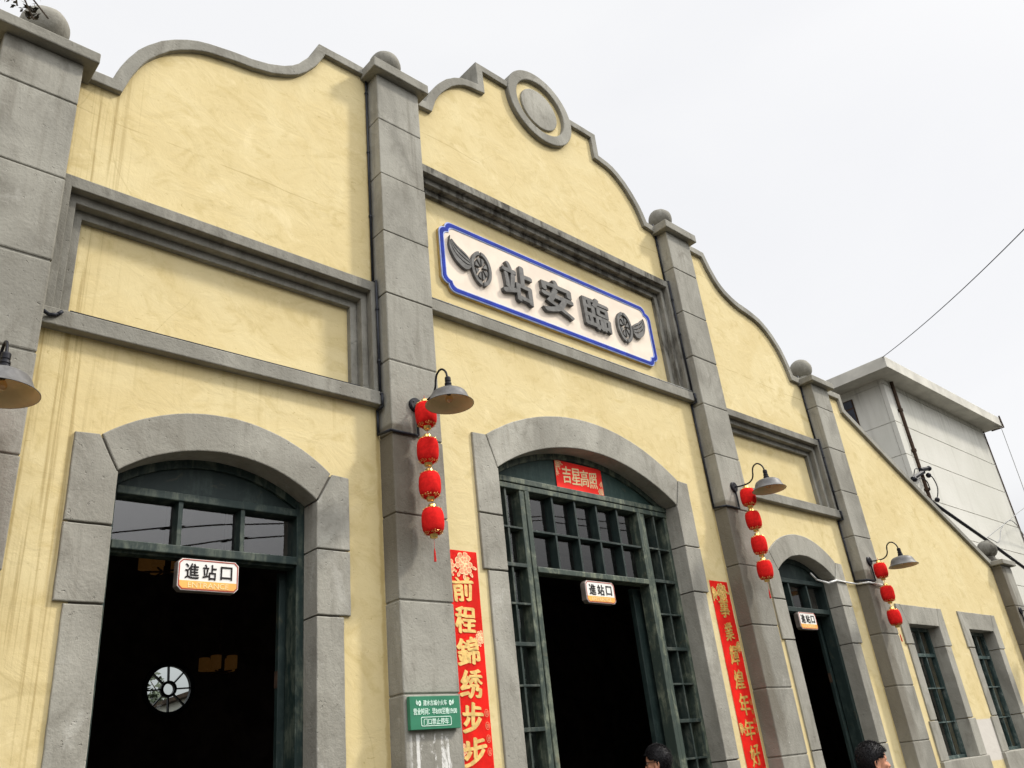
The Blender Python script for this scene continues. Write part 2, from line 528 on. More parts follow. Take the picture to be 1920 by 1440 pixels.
def finish(name, bm, mat, parent=None, smooth=False, world=True):
    me = bpy.data.meshes.new(name)
    bm.to_mesh(me)
    bm.free()
    me.materials.append(mat)
    if smooth:
        for p in me.polygons:
            p.use_smooth = True
    o = bpy.data.objects.new(name, me)
    COL.objects.link(o)
    if parent is not None:
        o.parent = parent
        if world and parent.type == 'EMPTY':
            o.matrix_parent_inverse = Matrix.Translation(-parent.location)
        elif world:
            o.matrix_parent_inverse = Matrix.Identity(4)
    return o


def B():
    return bmesh.new()


def box(bm, x0, x1, y0, y1, z0, z1, bevel=0.0):
    vs = [bm.verts.new(v) for v in ((x0, y0, z0), (x1, y0, z0), (x1, y1, z0), (x0, y1, z0),
                                    (x0, y0, z1), (x1, y0, z1), (x1, y1, z1), (x0, y1, z1))]
    fs = [bm.faces.new([vs[i] for i in f]) for f in
          ((3, 2, 1, 0), (4, 5, 6, 7), (0, 1, 5, 4), (1, 2, 6, 5), (2, 3, 7, 6), (3, 0, 4, 7))]
    if bevel > 0:
        es = list({e for f in fs for e in f.edges})
        bmesh.ops.bevel(bm, geom=es, offset=bevel, segments=2, profile=0.5, affect='EDGES')
    return bm


def add_mesh(bm, me, mtx=None):
    tmp = bmesh.new()
    tmp.from_mesh(me)
    for f in tmp.faces:
        f.smooth = False
    if mtx is not None:
        tmp.transform(mtx)
    t2 = bpy.data.meshes.new('tmp')
    tmp.to_mesh(t2)
    tmp.free()
    bm.from_mesh(t2)
    bpy.data.meshes.remove(t2)


XZ = Matrix(((1, 0, 0, 0), (0, 0, -1, 0), (0, 1, 0, 0), (0, 0, 0, 1)))   # (x, y, z) -> (x, -z, y)


def curve_mesh(loops, depth, bevel=0.0):
    cu = bpy.data.curves.new('tmpc', 'CURVE')
    cu.dimensions = '2D'
    cu.fill_mode = 'BOTH'
    cu.extrude = max(0.0, depth * .5 - bevel)
    if bevel > 0:
        cu.bevel_depth = bevel
        cu.bevel_resolution = 1
        cu.offset = -bevel
    for lp in loops:
        s = cu.splines.new('POLY')
        s.points.add(len(lp) - 1)
        for p, (x, z) in zip(s.points, lp):
            p.co = (x, z, 0, 1)
        s.use_cyclic_u = True
    ob = bpy.data.objects.new('tmpc', cu)
    me = bpy.data.meshes.new_from_object(ob)
    bpy.data.objects.remove(ob)
    bpy.data.curves.remove(cu)
    return me


def plate(bm, loops, y0, y1, bevel=0.0):
    """filled outline (x, z) with holes, from y0 (front) to y1 (back)"""
    me = curve_mesh(loops, y1 - y0, bevel)
    add_mesh(bm, me, Matrix.Translation((0, (y0 + y1) / 2, 0)) @ XZ)
    bpy.data.meshes.remove(me)
    return bm


def tube(bm, pts, r, n=8, cap=True, radii=None):
    pts = [Vector(p) for p in pts]
    rings = []
    up = None
    for i, p in enumerate(pts):
        if i == 0:
            d = pts[1] - p
        elif i == len(pts) - 1:
            d = p - pts[i - 1]
        else:
            d = (pts[i + 1] - p).normalized() + (p - pts[i - 1]).normalized()
        d.normalize()
        if up is None:
            up = d.orthogonal().normalized()
        a = (up - d * up.dot(d))
        if a.length < 1e-6:
            a = d.orthogonal()
        a.normalize()
        up = a
        b = d.cross(a)
        rr = radii[i] if radii else r
        rings.append([bm.verts.new(p + (a * math.cos(t) + b * math.sin(t)) * rr)
                      for t in (2 * math.pi * k / n for k in range(n))])
    for r0, r1 in zip(rings, rings[1:]):
        for k in range(n):
            bm.faces.new((r0[k], r0[(k + 1) % n], r1[(k + 1) % n], r1[k]))
    if cap:
        bm.faces.new(rings[0][::-1])
        bm.faces.new(rings[-1])
    return bm


def lathe(bm, prof, cx=0, cy=0, cz=0, n=24, axis='z', close=False):
    rings = []
    for (r, h) in prof:
        ring = []
        for k in range(n):
            t = 2 * math.pi * k / n
            if axis == 'z':
                v = (cx + r * math.cos(t), cy + r * math.sin(t), cz + h)
            else:
                v = (cx + r * math.cos(t), cy + h, cz + r * math.sin(t))
            ring.append(bm.verts.new(v))
        rings.append(ring)
    for r0, r1 in zip(rings, rings[1:]):
        for k in range(n):
            bm.faces.new((r0[k], r0[(k + 1) % n], r1[(k + 1) % n], r1[k]))
    if close:
        bm.faces.new(rings[0][::-1])
        bm.faces.new(rings[-1])
    bmesh.ops.recalc_face_normals(bm, faces=bm.faces)
    return bm


def ball(bm, c, r, u=24, v=16, squash=1.0):
    bmesh.ops.create_uvsphere(bm, u_segments=u, v_segments=v, radius=r,
                              matrix=Matrix.Translation(c) @ Matrix.Diagonal((1, 1, squash, 1)))
    return bm


def catmull(pts, k=6):
    pts = [Vector(p) for p in pts]
    out = []
    for i in range(len(pts) - 1):
        p0 = pts[max(i - 1, 0)]
        p1, p2 = pts[i], pts[i + 1]
        p3 = pts[min(i + 2, len(pts) - 1)]
        for s in range(k):
            t = s / k
            out.append(0.5 * ((2 * p1) + (-p0 + p2) * t + (2 * p0 - 5 * p1 + 4 * p2 - p3) * t * t + (-p0 + 3 * p1 - 3 * p2 + p3) * t ** 3))
    out.append(pts[-1])
    return out


def seg_arc(cx, zs, half, rise, n=28):
    """segmental arch from left spring to right spring"""
    R = (half * half + rise * rise) / (2 * rise)
    a = math.asin(half / R)
    return [(cx + R * math.sin(-a + 2 * a * k / n), zs + rise - R + R * math.cos(-a + 2 * a * k / n)) for k in range(n + 1)]


def circle(cx, cz, rx, rz=None, n=48, a0=0.0, a1=2 * math.pi, closed=True):
    rz = rz or rx
    m_ = n if closed else n + 1
    return [(cx + rx * math.cos(a0 + (a1 - a0) * k / n), cz + rz * math.sin(a0 + (a1 - a0) * k / n)) for k in range(m_)]


def rect(x0, x1, z0, z1):
    return [(x0, z0), (x1, z0), (x1, z1), (x0, z1)]


def offset_line(pts, d):
    """miter offset of an open polyline to its right-hand side by d"""
    out = []
    P = [Vector(p) for p in pts]
    for i, p in enumerate(P):
        n0 = n1 = None
        if i > 0:
            e = (p - P[i - 1]).normalized()
            n0 = Vector((e.y, -e.x))
        if i < len(P) - 1:
            e = (P[i + 1] - p).normalized()
            n1 = Vector((e.y, -e.x))
        if n0 is None:
            n0 = n1
        if n1 is None:
            n1 = n0
        b = n0 + n1
        if b.length < 1e-3:
            b = n0
        b.normalize()
        s = d / max(0.35, b.dot(n0))
        out.append((p.x + b.x * s, p.y + b.y * s))
    return out


def rough(poly, amp=.003, step=.05):
    """hand-floated edges: the outline wanders by a few millimetres"""
    out = []
    n = len(poly)
    for i in range(n):
        a, b = Vector(poly[i]), Vector(poly[(i + 1) % n])
        k = max(1, int((b - a).length / step))
        for j in range(k):
            p = a.lerp(b, j / k)
            nv = noise.noise_vector(Vector((p.x * 9, p.y * 9, 3.1)))
            out.append((p.x + nv.x * amp, p.y + nv.y * amp))
    return out


def glyph(bm, text, cx, cz, w, h, yf, depth, bold=0.0, brush=0.0, seed=0, shear=0.0, rot=0.0, freq=4.0, nib=0.0):
    """characters as raised shapes facing -Y, fitted to w x h around (cx, cz); front face at yf"""
    cu = bpy.data.curves.new('tmpt', 'FONT')
    cu.body = text
    cu.size = 1.0
    cu.extrude = 0.5
    cu.resolution_u = 4
    ob = bpy.data.objects.new('tmpt', cu)
    me = bpy.data.meshes.new_from_object(ob)
    bpy.data.objects.remove(ob)
    bpy.data.curves.remove(cu)
    if brush > 0:
        for v in me.vertices:
            q = Vector((v.co.x * freq + seed * 13.7, v.co.y * freq - seed * 5.1, seed * 3.3))
            nv = noise.noise_vector(q) * brush + noise.noise_vector(q * 2.3) * brush * .5
            v.co.x += nv.x
            v.co.y += nv.y
    for v in me.vertices:
        v.co.x += shear * v.co.y
        if rot:
            x, y = v.co.x, v.co.y
            v.co.x = x * math.cos(rot) - y * math.sin(rot)
            v.co.y = x * math.sin(rot) + y * math.cos(rot)
    xs = [v.co.x for v in me.vertices]
    ys = [v.co.y for v in me.vertices]
    x0, x1, y0, y1 = min(xs), max(xs), min(ys), max(ys)
    sx = w / max(1e-6, x1 - x0)
    sy = h / max(1e-6, y1 - y0) if h else sx
    for v in me.vertices:
        v.co = ((v.co.x - (x0 + x1) / 2) * sx, (v.co.y - (y0 + y1) / 2) * sy, v.co.z * depth)
    shifts = [(0.0, 0.0)]
    if bold > 0:
        b = bold * min(sx, sy)
        n_ = 8 if not nib else 10
        for j in range(n_):
            t = 2 * math.pi * j / n_
            if nib:      # a slanted flat nib: thick downstrokes, thin cross strokes
                a, c_ = b * nib * math.cos(t), b * .28 * math.sin(t)
                ca, sa = math.cos(.62), math.sin(.62)
                shifts.append((a * ca + c_ * sa, -a * sa * .8 + c_ * ca))
            else:
                shifts.append((b * math.cos(t), b * math.sin(t)))
    for j, (dx, dz) in enumerate(shifts):
        add_mesh(bm, me, Matrix.Translation((cx + dx, yf + depth / 2 + j * .00007, cz + dz)) @ XZ)
    bpy.data.meshes.remove(me)
    return bm


def copy_tree(o, parent=None, loc=None, label=None):
    c = o.copy()
    COL.objects.link(c)
    if parent is not None:
        c.parent = parent
        c.matrix_parent_inverse = o.matrix_parent_inverse.copy()
    if loc is not None:
        c.location = loc
    if label:
        c['label'] = label
    for ch in list(o.children):
        copy_tree(ch, c)
    return c


# ------------------------------------------------------------------ ground
bm = B()
box(bm, -400, 400, -400, 400, -0.3, 0.0)
tag(finish('ground', bm, M['ground']), kind='structure')
bm = B()
box(bm, -400, 400, -19.0, -9.0, 0.004, 0.008)
tag(finish('road', bm, M['asphalt']), kind='structure')

# ------------------------------------------------------------------ the station
station = root('station_building', (0, 0, 0),
               'yellow stucco station hall with curved grey gable, grey pilasters and arched doorways', 'building')
WALL_B = 0.30
COPE_F, COPE_B = -0.048, 0.36

half_c = [(0.0, 9.24), (1.035, 9.24), (1.035, 8.885), (1.19, 8.86), (1.29, 8.83), (1.40, 8.765), (1.51, 8.675), (1.60, 8.575),
          (1.68, 8.47), (1.74, 8.37), (1.79, 8.27), (1.83, 8.15), (1.99, 8.135), (2.20, 8.135)]
half_s = [(2.40, 8.15), (3.10, 8.15), (3.14, 8.05), (3.20, 7.925), (3.31, 7.76), (3.38, 7.69), (3.46, 7.635), (3.61, 7.565), (3.77, 7.52),
          (3.95, 7.495), (4.14, 7.452), (4.24, 7.42), (4.33, 7.375), (4.43, 7.31), (4.53, 7.225), (4.62, 7.12), (4.69, 7.02), (4.75, 6.90), (4.80, 6.775),
          (4.84, 6.63), (5.25, 6.62)]
half_e = [(5.35, 6.65), (6.27, 6.65), (6.28, 6.39), (7.80, 5.645), (9.2, 4.99), (10.50, 4.385), (10.72, 4.29)]
half_x = [(10.95, 4.17), (11.36, 4.17)]
right_half = half_c + half_s + half_e + half_x
TH = 0.098


def mirror(pts):
    return [(-x, z) for x, z in pts][::-1]


# coping pieces
cen = [(0.50, 9.24)] + half_c[1:]
for seg in (mirror(cen), cen, half_s, mirror(half_s), half_e, mirror(half_e), half_x, mirror(half_x)):
    low = offset_line(seg, TH)
    bm = B()
    plate(bm, [rough(seg + low[::-1], .004, .06)], COPE_F, COPE_B, 0.008)
    finish('coping', bm, M['concrete'], station)

# the wall itself: one sheet with its openings
top = [(x, z - 0.05) for x, z in right_half]
top_in = offset_line(right_half, 0.05)
top_in = [p for p in top_in]
outline = [(-11.3, 0.0), (11.3, 0.0)] + [(11.3, 4.12)] + [p for p in top_in[::-1] if 0.001 < p[0] < 11.29]
outline += [(-p[0], p[1]) for p in top_in if 0.001 < p[0] < 11.29] + [(-11.3, 4.12)]
LX, CX_, RX = -3.805, 0.0, 3.805
holes = []
for cx, half, zs, rise in ((LX, .74, 3.62, .26), (RX, .74, 3.62, .26), (CX_, 1.35, 4.18, .41)):
    holes.append([(cx - half, -0.1 + 0.12), (cx + half, 0.02)] + seg_arc(cx, zs, half, rise)[::-1])
WX = (6.86, 9.06)
for wx in WX:
    holes.append(rect(wx - .575, wx + .575, 1.20, 3.12))
PAN = [(-5.066, -2.54, 4.57, 5.63, LX), (-2.037, 2.03, 5.66, 7.265, 0), (2.544, 5.06, 4.57, 5.63, RX)]
for (a, b, z0, z1, c) in PAN:
    holes.append(rect(a + .04, b - .04, z0 - .06, z1 - .05))
bm = B()
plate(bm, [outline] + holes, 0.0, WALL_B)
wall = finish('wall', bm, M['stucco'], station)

# stepped panel frames
for i, (a, b, z0, z1, c) in enumerate(PAN):
    mt = M['mould'] if i == 1 else M['band']
    bm = B()
    ins = [(0.0, 0.0), (0.068, 0.095), (0.126, 0.165), (0.192, 0.232)]
    for k, yf in enumerate((-0.05, 0.02, 0.09)):
        (i0, t0), (i1, t1) = ins[k], ins[k + 1]
        o0 = 0.002 if k == 0 else 0.0
        U = [(a + i0 + o0, z0), (a + i1, z0), (a + i1, z1 - t1), (b - i1, z1 - t1), (b - i1, z0), (b - i0 - o0, z0), (b - i0 - o0, z1 - t0), (a + i0 + o0, z1 - t0)]
        plate(bm, [U], yf, 0.285 - 0.004 * k, 0.006)
    fr = finish('panel_frame', bm, mt, station)
    bm = B()
    box(bm, a + .003, b - .003, -0.075, 0.22, z0 - .12, z0, 0.008)
    finish('sill', bm, M['concrete'], fr)
    bm = B()
    box(bm, a + .15, b - .15, 0.14, 0.26, z0 + .001, z1 - .15)
    finish('panel', bm, M['stucco'], fr)

# pilasters
JOINTS = [7.433, 6.775, 6.128, 5.479, 4.831, 4.18, 3.528, 2.878, 2.233, 1.58, 0.93, 0.28]
PIL = [(-5.57, -5.066, 6.505, 6.60), (-2.54, -2.037, 8.01, 8.13), (2.03, 2.544, 8.01, 8.13), (5.06, 5.56, 6.505, 6.60),
       (10.60, 11.09, 4.25, 4.335), (-11.09, -10.60, 4.25, 4.335)]
PF = -0.175
for (a, b, zt, zc) in PIL:
    js = [0.0] + sorted(j for j in JOINTS if j < zt - 0.1) + [zt]
    bm = B()
    box(bm, a + .012, b - .012, PF + .012, 0.32, 0.0, zt)
    for z0, z1 in zip(js, js[1:]):
        j0, j1 = random.uniform(.003, .007), random.uniform(.003, .007)
        box(bm, a + random.uniform(0, .004), b - random.uniform(0, .004), PF + random.uniform(0, .004), 0.34, z0 + j0, z1 - j1, random.uniform(.006, .012))
    p = finish('pilaster', bm, M['pilaster'], station)
    bm = B()
    ov = 0.078
    box(bm, a - ov, b + ov, PF - ov, 0.42, zt, zc, 0.010)
    finish('cap', bm, M['concrete'], p)
    bm = B()
    cx = (a + b) / 2
    cy = 0.03
    rb = 0.165
    hb = {8.13: 0.285, 6.60: 0.275}.get(zc, 0.27)
    lathe(bm, [(0.001, zc - .01), (.15, zc - .01), (.15, zc + .05), (.10, zc + .075), (.085, zc + hb - rb + .03)], cx, cy, 0, 28)
    ball(bm, Vector((cx, cy, zc + hb)), rb, 28, 18, 0.98)
    for v in bm.verts:
        q = v.co * 6
        v.co += noise.noise_vector(q) * 0.009 + noise.noise_vector(q * 4) * 0.003
    finish('ball_finial', bm, M['mould'] if zc < 5 else M['concrete'], p, smooth=True)

# round medallion at the top of the gable
bm = B()
plate(bm, [circle(0, 9.11, .545, n=72), circle(0, 9.11, .405, n=64)], -0.062, 0.375, 0.012)
md = finish('medallion', bm, M['concrete'], station)
bm = B()
plate(bm, [circle(0, 9.11, .42, n=64)], -0.006, 0.305)
finish('ground_plaster', bm, M['stucco'], md)
bm = B()
plate(bm, [circle(0.0, 9.10, .305, n=64)], -0.035, 0.02, 0.010)
finish('disc', bm, M['surround'], md)


def door_surround(cx, half, zs, rise, ox, oz, orise, outA, zA, zB, zC, outC):
    """one arch block and stepped jamb blocks each side, joints left open"""
    g = 0.006
    bm = B()
    yF, yB = -0.020, 0.185
    inner = seg_arc(cx, zs, half, rise, 30)
    outer = seg_arc(cx, oz, ox, orise, 30)
    plate(bm, [rough(inner + outer[::-1])], yF, yB, 0.008)
    for s in (-1, 1):
        def q(lst):
            return [(cx + s * x, z) for x, z in lst]
        plate(bm, [rough(q([(half, zs - 2 * g), (half, zA + g), (outA, zA + g), (outA, zs + (oz - zs) - .015), (ox + .014, oz - .006), (half + .010, zs - .007)]))], yF - .004, yB, 0.007)
        plate(bm, [rough(q([(half, zB + g), (outA, zB + g), (outA, zA - g), (half, zA - g)]))], yF - .004, yB, 0.007)
        plate(bm, [rough(q([(half, zC + g), (outC, zC + g), (outC, zB - g), (half, zB - g)]))], yF, yB, 0.007)
        plate(bm, [rough(q([(half, 0.0), (outC, 0.0), (outC, zC - g), (half, zC - g)]))], yF, yB, 0.007)
        # dark bed behind the open joints
    o = finish('door_surround', bm, M['surround'], station)
    bm = B()
    pts_o = seg_arc(cx, oz - .02, ox - .02, orise, 30)
    pts_i = seg_arc(cx, zs + .02, half + .02, rise, 30)
    loop = [(cx - outC + .03, 0), (cx - outC + .03, zA), (cx - outA + .03, zA), (cx - outA + .03, oz - .04)] + pts_o + \
           [(cx + outA - .03, oz - .04), (cx + outA - .03, zA), (cx + outC - .03, zA), (cx + outC - .03, 0), (cx + half + .02, 0)] + pts_i[::-1] + [(cx - half - .02, 0)]
    plate(bm, [loop], -0.006, 0.17)
    finish('joint_bed', bm, M['joint'], o)
    return o


surL = door_surround(LX, .69, 3.59, .235, .805, 3.81, .285, .96, 3.235, 2.77, 1.6, .905)
surC = door_surround(0.0, 1.30, 4.15, .39, 1.40, 4.45, .42, 1.57, 3.70, 3.215, 1.6, 1.52)
surR = door_surround(RX, .69, 3.59, .235, .805, 3.81, .285, .96, 3.235, 2.77, 1.6, .905)
YF = 0.155


def pane(bm_list, x0, x1, z0, z1, y, parent):
    bm = B()
    box(bm, x0, x1, y, y + .004, z0, z1)
    return finish('pane', bm, M['glass'], parent)


def small_door(cx, mat):
    h = .69
    bm = B()
    box(bm, cx - h, cx - h + .06, YF, .30, 0.0, 3.62, .004)
    box(bm, cx + h - .06, cx + h, YF, .30, 0.0, 3.62, .004)
    box(bm, cx - h + .058, cx + h - .058, YF - .008, .28, 3.505, 3.56, .006)
    box(bm, cx - h + .058, cx + h - .058, YF - .008, .28, 3.15, 3.208, .006)
    box(bm, cx - h + .058, cx + h - .058, YF + .03, .27, 3.135, 3.152, .003)
    for x in (-.217, .217):
        box(bm, cx + x - .016, cx + x + .016, YF + .003, .25, 3.207, 3.506, .003)
    # curved head trim
    arc_o = seg_arc(cx, 3.595, h, .235)
    arc_i = seg_arc(cx, 3.56, h - .05, .205)
    plate(bm, [arc_o + arc_i[::-1]], YF + .012, .26, .004)
    fr = finish('door_frame', bm, mat, station)
    bm = B()
    plate(bm, [[(cx - h + .01, 3.55), (cx + h - .01, 3.55)] + seg_arc(cx, 3.59, h - .01, .225)[::-1]], YF + .035, .25)
    finish('tympanum', bm, M['green'], fr)
    for x0, x1 in ((-.63, -.233), (-.201, .201), (.233, .63)):
        pane(None, cx + x0, cx + x1, 3.208, 3.505, .222, fr)
    for s in (-1, 1):
        bm = B()
        xa, xb = sorted((cx + s * (h - .105), cx + s * (h + .42)))
        box(bm, xa, xb, .315, .36, 0.02, 3.13, .004)
        lf = finish('door_leaf', bm, M['green'], fr)
        for z in (2.35, 0.5):
            bm = B()
            xs = cx + s * (h - .106)
            box(bm, min(xs, xs - s * .003), max(xs, xs - s * .003), .318, .357, z, z + .11)
            finish('hinge', bm, M['rust'], lf)
    return fr


dL = small_door(LX, mat_wood('green_paint_left', (0.010, 0.023, 0.020), (0.15, 0.17, 0.125), 0.5, 15.0))
dR = small_door(RX, M['green'])

# centre door: transom of ten panes and tall sidelights
bm = B()
P0, P1, JI = .785, .905, 1.245
for s in (-1, 1):
    a, b = sorted((s * JI, s * 1.30))
    box(bm, a, b, YF, .28, 0, 4.19, .004)
    a, b = sorted((s * P0, s * (P0 + .055)))
    box(bm, a, b, YF - .012, .27, 0, 4.048, .005)
    a, b = sorted((s * (P0 + .062), s * P1))
    box(bm, a, b, YF - .006, .27, 0, 4.048, .005)
box(bm, -1.30, 1.30, YF - .014, .28, 4.046, 4.098, .006)
box(bm, -1.30, 1.30, YF - .022, .28, 4.104, 4.158, .006)
box(bm, -P0 - .002, P0 + .002, YF - .022, .27, 3.286, 3.338, .006)
arc_o = seg_arc(0, 4.155, 1.30, .39)
arc_i = seg_arc(0, 4.12, 1.24, .36)
plate(bm, [arc_o + arc_i[::-1]], YF + .012, .26, .004)
frC = finish('door_frame', bm, M['green_worn'], station)
bm = B()
plate(bm, [[(-1.29, 4.14), (1.29, 4.14)] + seg_arc(0, 4.15, 1.29, .38)[::-1]], YF + .035, .25)
finish('tympanum', bm, mat_wood('tympanum_green', (0.018, 0.042, 0.036), (0.05, 0.085, 0.07), .5, 4), frC)
bm = B()
for x in (-.471, -.157, .157, .471):
    box(bm, x - .012, x + .012, YF + .003, .26, 3.337, 4.047, .002)
box(bm, -P0, P0, YF + .001, .25, 3.664, 3.684, .002)
finish('transom_bars', bm, M['green'], frC)
ZB = [4.046, 3.683, 3.341, 3.001, 2.662, 2.327, 1.99, 1.655, 1.32, .985, .65, .02]
for s in (-1, 1):
    bm = B()
    xm = s * 1.075
    box(bm, xm - .011, xm + .011, YF + .002, .26, .02, 4.047, .002)
    for k, z in enumerate(ZB[1:-1]):
        t = .020 if k % 2 else .011
        a, b = sorted((s * P1, s * JI))
        box(bm, a, b, YF - .008 if k % 2 else YF - .002, .25, z - t, z + t * .6, .002)
    finish('sidelight_bars', bm, mat_wood('bar_paint', (0.016, 0.028, 0.024), (0.20, 0.21, 0.165), .42, 6.0 + s), frC)
xs = [-P0, -.471, -.157, .157, .471, P0]
for x0, x1 in zip(xs, xs[1:]):
    for z0, z1 in ((3.338, 3.667), (3.68, 4.046)):
        pane(None, x0 + .01, x1 - .01, z0, z1, .232, frC)
for s in (-1, 1):
    for x0, x1 in ((P1, 1.066), (1.084, JI)):
        for z1, z0 in zip(ZB, ZB[1:]):
            a, b = sorted((s * x0, s * x1))
            pane(None, a, b, z0 + .012, z1 - .02, .232, frC)
    bm = B()
    xa, xb = sorted((s * (P0 - .07), s * (P0 + .70)))
    box(bm, xa, xb, .315, .375, .02, 3.28, .006)
    finish('door_leaf', bm, M['green'], frC)

# the two windows of the right wing
for wx in WX:
    bm = B()
    h = .527
    g = .006
    plate(bm, [rough([(wx - h - .004, 3.08), (wx + h + .004, 3.08), (wx + .64, 3.35), (wx - .64, 3.35)])], -.020, .185, .007)
    for s in (-1, 1):
        def q(lst):
            return [(wx + s * x, z) for x, z in lst]
        plate(bm, [rough(q([(h, 2.795 + g), (.78, 2.795 + g), (.78, 3.35), (.652, 3.35), (h + .002, 3.068)]))], -.024, .185, .007)
        plate(bm, [rough(q([(h, 1.80 + g), (.735, 1.80 + g), (.735, 2.795 - g), (h, 2.795 - g)]))], -.020, .185, .007)
        plate(bm, [rough(q([(h, 1.305), (.79, 1.305), (.79, 1.80 - g), (h, 1.80 - g)]))], -.024, .185, .007)
    box(bm, wx - .80, wx + .80, -.05, .20, 1.03, 1.30, .010)
    sr = finish('window_surround', bm, M['surround'], station)
    bm = B()
    plate(bm, [rect(wx - h, wx + h, 1.30, 3.08), rect(wx - h + .045, wx + h - .045, 1.345, 3.03)], YF, .22, .003)
    for x in (-.176, .176):
        box(bm, wx + x - .011, wx + x + .011, YF + .004, .215, 1.34, 3.035, .002)
    for z, t in ((2.685, .024), (2.228, .009), (1.775, .009)):
        box(bm, wx - h + .04, wx + h - .04, YF - .002, .212, z - t, z + t, .002)
    wf = finish('window_frame', bm, mat_wood('window_paint', (0.022, 0.045, 0.042), (0.26, 0.30, 0.27), .6, 22.0), sr)
    zz = [1.345, 1.766, 2.219, 2.661, 3.03]
    bm = B()
    box(bm, wx - h + .03, wx + h - .03, .19, .194, 1.33, 3.045)
    finish('pane', bm, M['glass'], sr)

# hall behind the facade: floor, side and rear walls, low roof; the rear wall holds a round window
HY = 7.0
RWX, RWZ, RWR = -1.33, 3.27, .30
bm = B()
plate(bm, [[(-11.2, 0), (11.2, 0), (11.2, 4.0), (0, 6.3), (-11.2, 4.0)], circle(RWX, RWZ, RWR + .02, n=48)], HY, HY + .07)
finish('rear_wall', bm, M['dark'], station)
for s in (-1, 1):
    bm = B()
    a, b = sorted((s * 11.2, s * 10.95))
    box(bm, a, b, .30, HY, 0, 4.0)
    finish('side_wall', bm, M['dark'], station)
bm = B()
plate(bm, [[(-11.25, 4.0), (0, 6.3), (11.25, 4.0), (11.25, 4.12), (0, 6.42), (-11.25, 4.12)]], .301, HY + .5)
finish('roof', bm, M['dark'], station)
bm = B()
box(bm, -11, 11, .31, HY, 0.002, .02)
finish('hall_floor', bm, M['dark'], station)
bm = B()
plate(bm, [circle(RWX, RWZ, RWR + .06, n=56), circle(RWX, RWZ, RWR, n=56)], HY - .02, HY + .06, .004)
plate(bm, [circle(RWX, RWZ, RWR * .37, n=32), circle(RWX, RWZ, RWR * .25, n=32)], HY + .0, HY + .06)
for k in range(8):
    a = math.radians(3 + 45 * k)
    d = Vector((math.cos(a), math.sin(a)))
    nrm = Vector((-d.y, d.x)) * .0085
    p0 = Vector((RWX, RWZ)) + d * RWR * .36
    p1 = Vector((RWX, RWZ)) + d * RWR * 1.01
    plate(bm, [[tuple(p0 - nrm), tuple(p1 - nrm), tuple(p1 + nrm), tuple(p0 + nrm)]], HY + .005, HY + .055)
rw = finish('round_window', bm, M['black_metal'], station)
bm = B()
plate(bm, [circle(RWX, RWZ, RWR, n=40)], HY + .028, HY + .032)
finish('pane', bm, M['glass'], rw)

# ------------------------------------------------------------------ name plaque over the centre door
plq = root('station_plaque', (0, .13, 5.97),
           'cream name plaque with blue border and raised dark characters between winged wheels', 'sign')
HW, HZ, PZ = 1.675, .425, 6.388


def notched(hw, hz, r, n=8):
    out = []
    for (sx, sz) in ((1, 1), (-1, 1), (-1, -1), (1, -1)):
        a = []
        # from the side edge up to the cusp, then on to the top edge
        for k in range(n + 1):
            t = math.pi / 2 * k / n
            a.append((hw - r + r * math.cos(t), hz - 2 * r + r * math.sin(t)))
        for k in range(n + 1):
            t = math.pi / 2 * k / n
            a.append((hw - 2 * r + r * math.cos(t), hz - r + r * math.sin(t)))
        a = [(sx * x, PZ + sz * z) for x, z in a]
        if sx * sz < 0:
            a = a[::-1]
        out += a
    return out


bm = B()
plate(bm, [notched(HW, HZ, .082)], .085, .15, .004)
finish('board', bm, M['ochre'], plq)
bm = B()
plate(bm, [notched(HW - .004, HZ - .004, .080), notched(HW - .068, HZ - .068, .068)], .073, .0852, .002)
bd = finish('border', bm, M['pale_blue'], plq)
bm = B()
plate(bm, [notched(HW - .016, HZ - .016, .078), notched(HW - .056, HZ - .056, .070)], .0695, .0738)
finish('blue_band', bm, M['blue'], bd)
bm = B()
plate(bm, [notched(HW - .069, HZ - .069, .0675)], .080, .0846)
finish('field', bm, M['cream'], plq)
for ch, cx, cz, w, h, sd_ in (('站', -.665, 6.362, .44, .47, 1), ('安', -.060, 6.378, .49, .45, 2), ('臨', .585, 6.378, .45, .43, 3)):
    bm = B()
    glyph(bm, ch, cx, cz, w - .02, h - .02, .035, .046, bold=.029, brush=.03, seed=sd_, freq=1.8, nib=1.25)
    finish('character', bm, M['letter'], plq)
